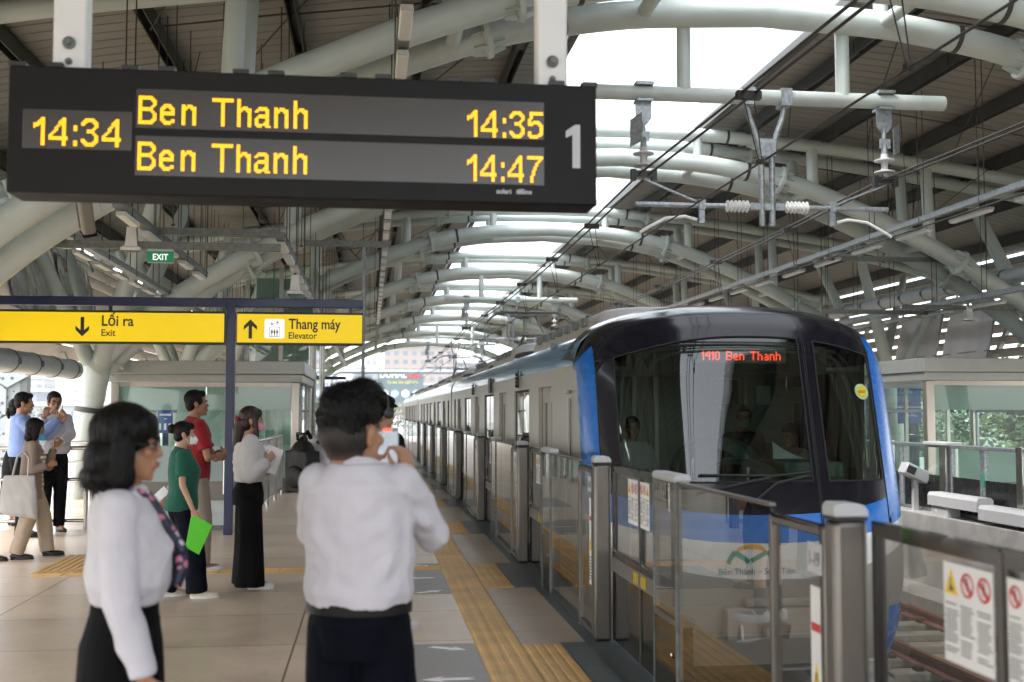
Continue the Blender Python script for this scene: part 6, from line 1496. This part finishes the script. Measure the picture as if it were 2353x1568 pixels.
# ---- 7 man with cap and headphones
p = person('man in black cap and headphones, black shirt and shorts, hidden behind the photographing man', (.085, 8.6, 0), R(-48), 1.735, 'm', 'skin2', hair='short', head=(-8, -6, 0), feet={'L': (-.12, 0), 'R': (.12, .05)},
           arms={'R': ((.23, 8.62, 1.14), (.19, 8.84, 1.26), 'w'), 'L': ((-.13, 8.75, 1.12), (.09, 8.9, 1.22), 'w')})
shirt(p, M['cblack'], .86, 'short', .01, .02, .005, boxy=.02, name='t_shirt', collar=False); trousers(p, M['cblack'], .98, short=.78, wide=.02, name='shorts'); shoes(p, M['wshoe'], .29, .052, socks=M['csock'])
mb = MB(); T = p.T; mb.ell((0, -.018, .062), (.088, .106, .086), 20, 12, T); o = blob('cap', mb, M['cblack'], p.root, .006, 3)
mb = MB(); mb.grid([[T @ Vector((.075 * math.sin(a) * k, .075 + .085 * math.cos(a) * (k - .75) * 4 * .28 + .0, .075 - .02 * (k - .75) * 4)) for a in linsp(-1.4, 1.4, 14)] for k in (.75, .85, 1.0)]); q = mb.build('cap_peak', M['cblack'], o); q.modifiers.new('t', 'SOLIDIFY').thickness = .004
mb = MB(); mb.tube([T @ Vector((.095 * math.cos(a), -.02, .03 + .125 * math.sin(a))) for a in linsp(0, math.pi, 14)], .011, 8); hd = mb.build('headband', M['black'], p.root)
for sg in (-1, 1): mb = MB(); mb.lathe([(.02, 0), (.040, .004), (.042, .026), (.03, .034)], T @ Vector((sg * .078, -.01, -.002)), T.to_3x3() @ Vector((sg, 0, 0)), 18); mb.build('ear_cup', M['black'], hd)
# ---- 8 older woman with tote bag
p = person('older woman in beige jacket over a striped top with a lowered blue mask', (-3.72, 13.25, 0), R(-72), 1.54, 'f', 'skin',
           arms={'R': ((-3.68, 13.06, .975), (-3.52, 13.12, 1.03), 'w', ((.6, .5, .2), (.2, -.9, .2), (.3, 0, 1), 40)), 'L': ((-3.60, 13.42, 1.00), (-3.53, 13.34, 1.225), 'w', ((.1, -.1, 1), (.8, .4, 0), (-.4, -.5, .3), 50))}, hair='shoulder', feet={'L': (-.10, .17), 'R': (.11, -.16)}, head=(0, -4, 0))
shirt(p, M['stripes'], .80, 'none', 0, .012, .003, name='striped_top', collar=False)
s = p.s; mb = MB(); n = 26; rows = []
for z, rx, ry, cy in ((.72, .205, .165, -.02), (.85, .20, .155, -.02), (1.0, .178, .14, -.012), (1.15, .168, .135, -.005), (1.28, .170, .135, 0), (1.36, .15, .11, -.012), (1.42, .085, .075, -.02)):
    rows.append([V((rx * s * math.cos(a), ry * s * math.sin(a) + cy, z * s)) for a in linsp(R(128), R(412), n)])
rows2 = [[v + V((-v.x, -v.y, 0)).normalized() * .014 for v in r_] for r_ in rows]
mb.grid(rows); mb.grid(rows2); mb.grid([rows[0], rows2[0]]); mb.grid([rows[-1], rows2[-1]]); mb.grid([[r_[0] for r_ in rows], [r_[0] for r_ in rows2]]); mb.grid([[r_[-1] for r_ in rows], [r_[-1] for r_ in rows2]])
for k, sg in (('L', -1), ('R', 1)):
    a, e_, w_ = p.sh[k] - V((sg * .02, 0, .01)), p.el[k], p.wr[k]; mb.ell(a, (.062 * s,) * 3, 14, 10); mb.tube([a, e_], [.062 * s, .056 * s], 14); mb.ell(e_, (.056 * s,) * 3, 12, 8); mb.tube([e_, e_.lerp(w_, .85)], [.056 * s, .045 * s], 14)
blob('jacket', mb, M['cbeige'], p.root, .008, 3, .006, (7, 7, 11), 4.)
trousers(p, M['ckhaki'], .98, .03, .026, .008); shoes(p, M['bshoe'], .26, .048, M['bshoe'], .03); facemask(p, M['maskb'], .045); glasses(p)
t = thing('tote_bag', 'white canvas tote bag on the arm of the older woman', 'bag', (-3.80, 13.02, .71), R(6))
mb = MB(); rows = []
for z, rx, ry in ((-.23, .19, .035), (-.20, .20, .05), (0, .185, .045), (.20, .16, .02), (.21, .155, .015)): rows.append([V((rx * math.copysign(abs(math.cos(a)) ** .5, math.cos(a)), ry * math.sin(a), z - (.04 * math.cos(a) if z < 0 else 0))) for a in linsp(0, 2 * math.pi, 30)[:-1]])
mb.grid(rows, close=True); mb.add(rows[0], [tuple(range(30))]); mb.add(rows[-1], [tuple(range(30))]); blob('bag', mb, M['tote'], t, .007, 3, .007, (7, 7, 5))
for dy in (-.02, .02): MB().tube([(-.07, dy, .20), (-.03, dy + .04, .42), (.03, dy + .05, .47), (.09, dy + .04, .40), (.09, dy, .20)], .009, 6).build('strap', M['tote'], t)
# ---- 9 man in light blue shirt
p = person('man in light blue shirt and navy tie holding up a phone, far left', (-4.48, 15.45, 0), R(-74), 1.86, 'm', 'skin', hair='short',
           arms={'R': ((-4.25, 15.25, 1.30), (-4.03, 15.40, 1.52), 'w', ((.5, .3, .8), (.5, -.8, 0), (-.3, .3, .7), 45)), 'L': ((-4.22, 15.66, 1.30), (-4.01, 15.5, 1.50), 'w', ((.5, -.3, .8), (.5, .8, 0), (-.3, -.3, .7), 45))}, head=(-2, -3, 0))
shirt(p, M['cblue'], .95, 'long', .006, .02, .006, boxy=.018, seed=3.); trousers(p, M['cblack'], .98, .02, .012); shoes(p, M['bshoe']); belt(p, M['leather'], .965)
mb = MB(); s = p.s; mb.grid([[V((x, .128 + .02 * (1.42 - z), z * s)) for x in (-wd, 0, wd)] for z, wd in ((1.41, .018), (1.39, .022), (1.2, .034), (1.05, .042), (1.02, .004))]); o = mb.build('tie', M['cnavy'], p.root); o.modifiers.new('t', 'SOLIDIFY').thickness = .006
t = thing('phone', 'dark smartphone raised in both hands by the man in the light blue shirt', 'phone', (-3.99, 15.44, 1.63), R(-74)); MB().box(-.037, .037, -.004, .004, -.075, .075).build('phone_body', M['black'], t, bevel=.006); MB().box(-.034, .034, -.0052, -.0042, -.07, .07).build('phone_screen', M['pscreen'], t)
# ---- 10 man with glasses facing the camera
p = person('man with glasses in pale lavender shirt touching his mouth, behind the blue shirted man', (-4.27, 16.1, 0), R(-150), 1.88, 'm', 'skin', hair='short',
           arms={'R': ((-4.50, 15.98, 1.28), (-4.33, 15.86, 1.55), 'w', ((.3, -.1, .9), (0, -1, .2), (.4, 0, .6), 55)), 'L': ((-4.03, 16.05, 1.30), (-4.10, 15.86, 1.22), 'w')}, head=(0, -6, 0))
shirt(p, M['cwhite'], .95, 'long', .006, .02, .006, boxy=.018, seed=8.); trousers(p, M['cblack'], .98, .02, .012); shoes(p, M['bshoe']); glasses(p)
# ---- 11 woman in black skirt far left
p = person('woman in white shirt and long black skirt at the far left edge', (-5.02, 17.0, 0), R(-60), 1.80, 'f', 'skin2', hair='tied', arms={'R': ((-5.0, 16.78, 1.16), (-5.18, 16.80, 1.24), 'w'), 'L': ((-4.85, 17.2, 1.15), (-4.9, 16.98, 1.18), 'w')})
shirt(p, M['cwhite'], 1.0, 'long', .004, .018, .005, boxy=.008, seed=11.)
s = p.s; mb = MB(); loft(mb, [(.16 * s, .22 * s, .19 * s, 0, 0), (.5 * s, .20 * s, .165 * s, 0, -.01), (.8 * s, .186 * s, .148 * s, 0, -.012), (.9 * s, .176 * s, .138 * s, 0, -.01), (1.02 * s, .135 * s, .108 * s, 0, 0)]); blob('skirt', mb, M['cblack'], p.root, .009, 4, .008, (10, 10, 1.2)); shoes(p, M['bshoe'], .25, .042)
# ---- 12 person cut by the left edge
p = person('person in black trousers stepping in at the left edge, one black shoe visible', (-4.42, 13.05, 0), R(-85), 1.65, 'f', 'skin', hair='bob', feet={'L': (-.08, -.15), 'R': (.08, .33)})
shirt(p, M['cblack'], .86, 'long', 0, .016, .004, boxy=.01); trousers(p, M['cblack'], .98, .04, .01); shoes(p, M['bshoe'], .25, .044)
# ---- train crew behind the windshield
p = person('train driver with short black hair in white shirt, seated behind the left windshield', (2.72, 11.6, -.04), R(172), 1.60, 'm', 'skin', hair='short', seat=True, arms={'R': ((2.5, 11.6, 1.0), (2.6, 11.4, .98), 'w'), 'L': ((2.95, 11.6, 1.0), (2.85, 11.4, .98), 'w')})
shirt(p, M['cwhite'], .86, 'long', .004, .018, .004, boxy=.01); trousers(p, M['cblack'], .98)
p = person('masked crew member standing in the dim middle of the driver cab', (4.12, 12.2, -.12), R(176), 1.80, 'm', 'skin3', hair='short')
shirt(p, M['cblack'], .86, 'long', .004, .018, .004, boxy=.01); trousers(p, M['cblack'], .98); facemask(p, M['ckhaki'])
p = person('dark haired crew member leaning at the right end of the driver desk', (4.48, 11.7, -.12), R(120), 1.60, 'm', 'skin3', hair='short', head=(0, -22, 0))
shirt(p, M['ckhaki'], .86, 'long', .004, .018, .004, boxy=.01); trousers(p, M['cblack'], .98)
# ================================================================ surroundings beyond the station
M['leafa'] = pm('leaf_mid', (.048, .085, .024), .6, var=.45, scale=.5); M['leafb'] = pm('leaf_light', (.075, .115, .034), .6, var=.4, scale=.5); M['leafc'] = pm('leaf_dark', (.03, .055, .02), .6, var=.4, scale=.5)
M['bark'] = pm('bark', (.10, .075, .055), .9, var=.3)
def crown_mesh(seed, m):
    r_ = random.Random(seed); mb = MB(); cl = []
    for k in range(26):
        a = r_.uniform(0, 6.28); q = r_.random() ** .6; z = r_.uniform(-.9, 1)
        cl.append((Vector((math.cos(a) * q * math.sqrt(max(0, 1 - z * z * .8)), math.sin(a) * q * math.sqrt(max(0, 1 - z * z * .8)), z)), r_.uniform(.2, .42)))
    for c, rad in cl:
        for j in range(85):
            d = Vector((r_.gauss(0, 1), r_.gauss(0, 1), r_.gauss(0, 1))).normalized() * rad * r_.random() ** .4
            p = c + d; s = r_.uniform(.025, .055); x = Vector((r_.gauss(0, 1), r_.gauss(0, 1), r_.gauss(0, .6))).normalized(); y = x.cross(Vector((r_.gauss(0, 1), r_.gauss(0, 1), r_.gauss(0, 1)))).normalized()
            mb.add([p - x * s, p - y * s * .5, p + x * s, p + y * s * .5], [(0, 1, 2, 3)])
    return mb.mesh('crown', m, smooth=False)
crowns = [crown_mesh(1, M['leafa']), crown_mesh(2, M['leafb']), crown_mesh(3, M['leafc']), crown_mesh(4, M['leafa'])]
def tree(x, y, top, rad, k, label, group):
    z0 = -13; t = thing('tree', label, 'tree', (x, y, z0), random.Random(int(x * 7 + y)).uniform(0, 6), group)
    H = top - z0; cz = H - rad * .95
    mb = MB(); mb.tube([(0, 0, 0), (.1, .05, cz * .5), (0, 0, cz)], [.35, .26, .16], 8)
    for a in (0.3, 2.2, 4.4): mb.tube([(0, 0, cz * .75), (math.cos(a) * rad * .5, math.sin(a) * rad * .5, cz + rad * .2)], [.14, .06], 6)
    mb.build('trunk', M['bark'], t); c = bpy.data.objects.new('crown', crowns[k % 4]); COL.objects.link(c); c.parent = t; c.location = (0, 0, cz); c.scale = (rad, rad, rad * .95)
    return t
rg = random.Random(21)
TL = ['bushy green tree beyond the far waiting room', 'paler tree seen through the far waiting room glass', 'dark green tree behind the far platform doors']
for i in range(16):
    y = 34 + (i % 8) * 9 + rg.uniform(-2, 2); x = y * rg.uniform(.42, .68) + (3 if i < 8 else 9)
    tree(x, y, rg.uniform(1.6, 4.6), rg.uniform(3.4, 5), i, TL[i % 3], 'trees beyond the far platform: ' + ['bushy', 'pale', 'dark'][i % 3])
for i in range(9):
    y = 60 + i * 14; x = -y * rg.uniform(.20, .34) - 4
    tree(x, y, rg.uniform(-1.5, 1.3), rg.uniform(3.5, 5), i + 1, 'distant tree low behind the leaning column at the left', 'distant trees at the left')
for i in range(6): tree(-3 + i * 9 + rg.uniform(-2, 2), 230 + rg.uniform(-20, 30), rg.uniform(2, 6), 6, i, 'distant tree under the billboard at the end of the line', 'distant trees at the end of the line')
def facade(n, wall, win, sx, sz, frac=.5):
    m, nt, out = newmat(n); N = nt.nodes; L = nt.links
    b = N.new('ShaderNodeBsdfPrincipled'); L.new(b.outputs[0], out.inputs[0]); b.inputs['Roughness'].default_value = .7
    tc = N.new('ShaderNodeTexCoord'); s = N.new('ShaderNodeSeparateXYZ'); L.new(tc.outputs['Object'], s.inputs[0])
    ad = N.new('ShaderNodeMath'); L.new(s.outputs[0], ad.inputs[0]); L.new(s.outputs[1], ad.inputs[1]); cm = N.new('ShaderNodeCombineXYZ'); L.new(ad.outputs[0], cm.inputs[0]); L.new(s.outputs[2], cm.inputs[1])
    br = N.new('ShaderNodeTexBrick'); br.offset = 0; br.inputs['Scale'].default_value = 1; br.inputs['Brick Width'].default_value = sx; br.inputs['Row Height'].default_value = sz; br.inputs['Mortar Size'].default_value = sx * (1 - frac) / 2
    br.inputs['Color1'].default_value = (*win, 1); br.inputs['Color2'].default_value = (*[c * 1.5 for c in win], 1); br.inputs['Mortar'].default_value = (*wall, 1); L.new(cm.outputs[0], br.inputs['Vector']); L.new(br.outputs[0], b.inputs['Base Color']); return m
FA = facade('facade_red', (.30, .245, .225), (.12, .13, .15), 3.2, 3.1); FB = facade('facade_pale', (.36, .36, .36), (.17, .19, .22), 3.4, 3.1); FC = facade('facade_grey', (.27, .29, .33), (.16, .18, .20), 2.8, 3.0)  # reddish walls muted: part of the distance haze is put into their colour
for i, (x, y, wx, wy, h, m, l) in enumerate(((18, 420, 26, 18, 25, FA, 'reddish apartment block at the end of the line, right of the billboard'), (44, 440, 22, 18, 20, FB, 'pale apartment block behind the roofs of the train'), (2, 470, 18, 16, 19, FC, 'grey apartment block behind the billboard'), (-18, 500, 22, 18, 14, FB, 'pale low block left of the billboard'),
        (-72, 300, 26, 16, 3, FB, 'pale low building in the haze at the far left'), (-100, 330, 20, 16, 7, FC, 'grey building in the haze at the far left'), (-120, 420, 14, 14, 13, FB, 'tall pale building in the haze at the far left'), (-56, 330, 16, 14, 2, FA, 'low red building in the haze between the left columns'))):
    t = thing('apartment_building', l, 'building', (x, y, -13)); MB().box(-wx / 2, wx / 2, -wy / 2, wy / 2, 0, h + 13).build('wall', m, t, smooth=False); MB().box(-wx / 2 - .4, wx / 2 + .4, -wy / 2 - .4, wy / 2 + .4, h + 13, h + 14).build('roof', M['grey'], t)
    MB().box(-wx / 5, wx / 6, -wy / 4, wy / 4, h + 14, h + 17).build('stair_tower', m, t, smooth=False)
# perforated white screen wall at the far left
def perf():
    m, nt, out = newmat('perforated_white'); N = nt.nodes; L = nt.links
    b = N.new('ShaderNodeBsdfPrincipled'); L.new(b.outputs[0], out.inputs[0]); b.inputs['Roughness'].default_value = .5
    tc = N.new('ShaderNodeTexCoord'); v = N.new('ShaderNodeTexVoronoi'); v.inputs['Scale'].default_value = 4.2; v.inputs['Randomness'].default_value = .75; L.new(tc.outputs['Object'], v.inputs['Vector'])
    lt = N.new('ShaderNodeMath'); lt.operation = 'LESS_THAN'; lt.inputs[1].default_value = .27; L.new(v.outputs['Distance'], lt.inputs[0])
    mx = N.new('ShaderNodeMix'); mx.data_type = 'RGBA'; mx.inputs[6].default_value = (.36, .38, .39, 1); mx.inputs[7].default_value = (.09, .10, .11, 1); L.new(lt.outputs[0], mx.inputs[0]); L.new(mx.outputs[2], b.inputs['Base Color']); return m
t = thing('screen_wall', 'white perforated cladding wall behind the group at the left edge', 'wall'); mb = MB()
hexs = []
for r_ in range(4):
    for c in range(6):
        cx, cz = -21.5 + c * 1.75 + (.87 if r_ % 2 else 0), -1.0 + r_ * 1.5
        if cx > -13.4: continue
        mb.prism([(cx + .97 * math.cos(R(60 * k + 30)), cz + .97 * math.sin(R(60 * k + 30))) for k in range(6)], FRONT(0, 45 - .12 * ((r_ * 3 + c) % 3), 0), -.2)
mb.box(-24, -13.2, 45.05, 45.4, -13, 3.0); mb.build('cladding', perf(), t, smooth=False); MB().box(-13.2, -12.95, 45, 45.5, -13, 3.2).build('edge_frame', M['galvdark'], t)
# billboard
t = thing('billboard', 'dark blue lamp advertisement billboard beyond the end of the platforms', 'billboard', (0, 120, 0))
MB().box(.8, 5.6, 0, .3, 2.55, 6.1).build('panel', pm('billboard_slate', (.13, .17, .19), .5), t)
for x in (1.6, 4.8): MB().tube([(x, .4, -13), (x, .4, 5)], .25, 10).build('mast', M['galv'], t)
mb = MB(); text_mb(mb, 'DUHAL', FRONT(.98, -.02, 5.2), .92, .01, 'LEFT', .92, .03); mb.build('name_lettering', M['white'], t, smooth=False)
mb = MB(); text_mb(mb, 'LED', FRONT(3.85, -.02, 5.2), .92, .01, 'LEFT', .95, .03); mb.build('red_lettering', M['red'], t, smooth=False)
mb = MB(); text_mb(mb, 'Tự hào Đèn LED Việt', FRONT(1.75, -.02, 4.55), .42, .01, 'LEFT', .86, .005, .25); mb.build('slogan_lettering', pm('slogan_yellow', (.62, .60, .10), .5), t, smooth=False)
for k, x in enumerate((1.5, 2.6, 3.7, 4.8)):
    mb = MB(); mb.prism([(x + .5 * math.cos(R(60 * q + 30)), 3.5 + .5 * math.sin(R(60 * q + 30))) for q in range(6)], FRONT(0, -.02, 0), .01); mb.build('lamp_picture', pm('billboard_blue', (.20, .34, .40), .5) if k in (1, 3) else M['trainroof'], t, smooth=False)
    mb = MB(); mb.prism([(x - .36, 3.4), (x - .1, 3.15), (x + .36, 3.5), (x + .12, 3.82), (x - .25, 3.7)], FRONT(0, -.035, 0), .01); mb.build('lamp_picture', M['white'], t, smooth=False)
# viaduct going on, gantries
mb = MB(); mb.box(1.5, 8.9, 90, 420, -2.2, -1.36); mb.box(1.3, 1.6, 75, 420, -2, .0); mb.box(8.8, 9.1, 75, 420, -2, .0); struct(mb.build('viaduct', M['concrete'], smooth=False))
for k, y in enumerate((100, 150)):
    mb = MB(); mb.tube([(-3.4, y, -2), (-3.4, y, 4.3), (-3.2, y, 4.85), (-2.6, y, 5.1), (9.6, y, 5.1), (10.2, y, 4.85), (10.4, y, 4.3), (10.4, y, -2)], .20, 12); tag(mb.build('overhead_gantry', M['galv']), ['grey pipe gantry over the tracks just beyond the canopy end', 'farther grey pipe gantry over the tracks'][k], 'gantry')
t = thing('tower_crane', 'hazy lattice tower crane on the skyline behind the left group', 'crane', (-78, 260, -13))
for a, b in ((-.8, -.8), (.8, -.8), (.8, .8), (-.8, .8)): MB().bar((a, b, 0), (a, b, 24), .22, .22).build('mast_chord', M['galv'], t)
mb = MB()
for k in range(16):
    z = k * 1.5; s = 1 if k % 2 else -1; mb.bar((-.8 * s, -.8, z), (.8 * s, -.8, z + 1.5), .14, .14); mb.bar((-.8 * s, .8, z), (.8 * s, .8, z + 1.5), .14, .14)
mb.build('bracing', M['galv'], t)
# ================================================================ air
mb = MB(); mb.box(-300, 320, -40, 700, -14.5, 60)
m, nt, out = newmat('haze'); vv = nt.nodes.new('ShaderNodeVolumePrincipled'); vv.inputs['Color'].default_value = (.93, .95, 1, 1); vv.inputs['Density'].default_value = .0004; vv.inputs['Anisotropy'].default_value = .2
nt.links.new(vv.outputs[0], out.inputs['Volume'])
hz = mb.build('haze', m, smooth=False); tag(hz, kind='stuff'); hz['label'] = 'pale haze in the air over the far city'
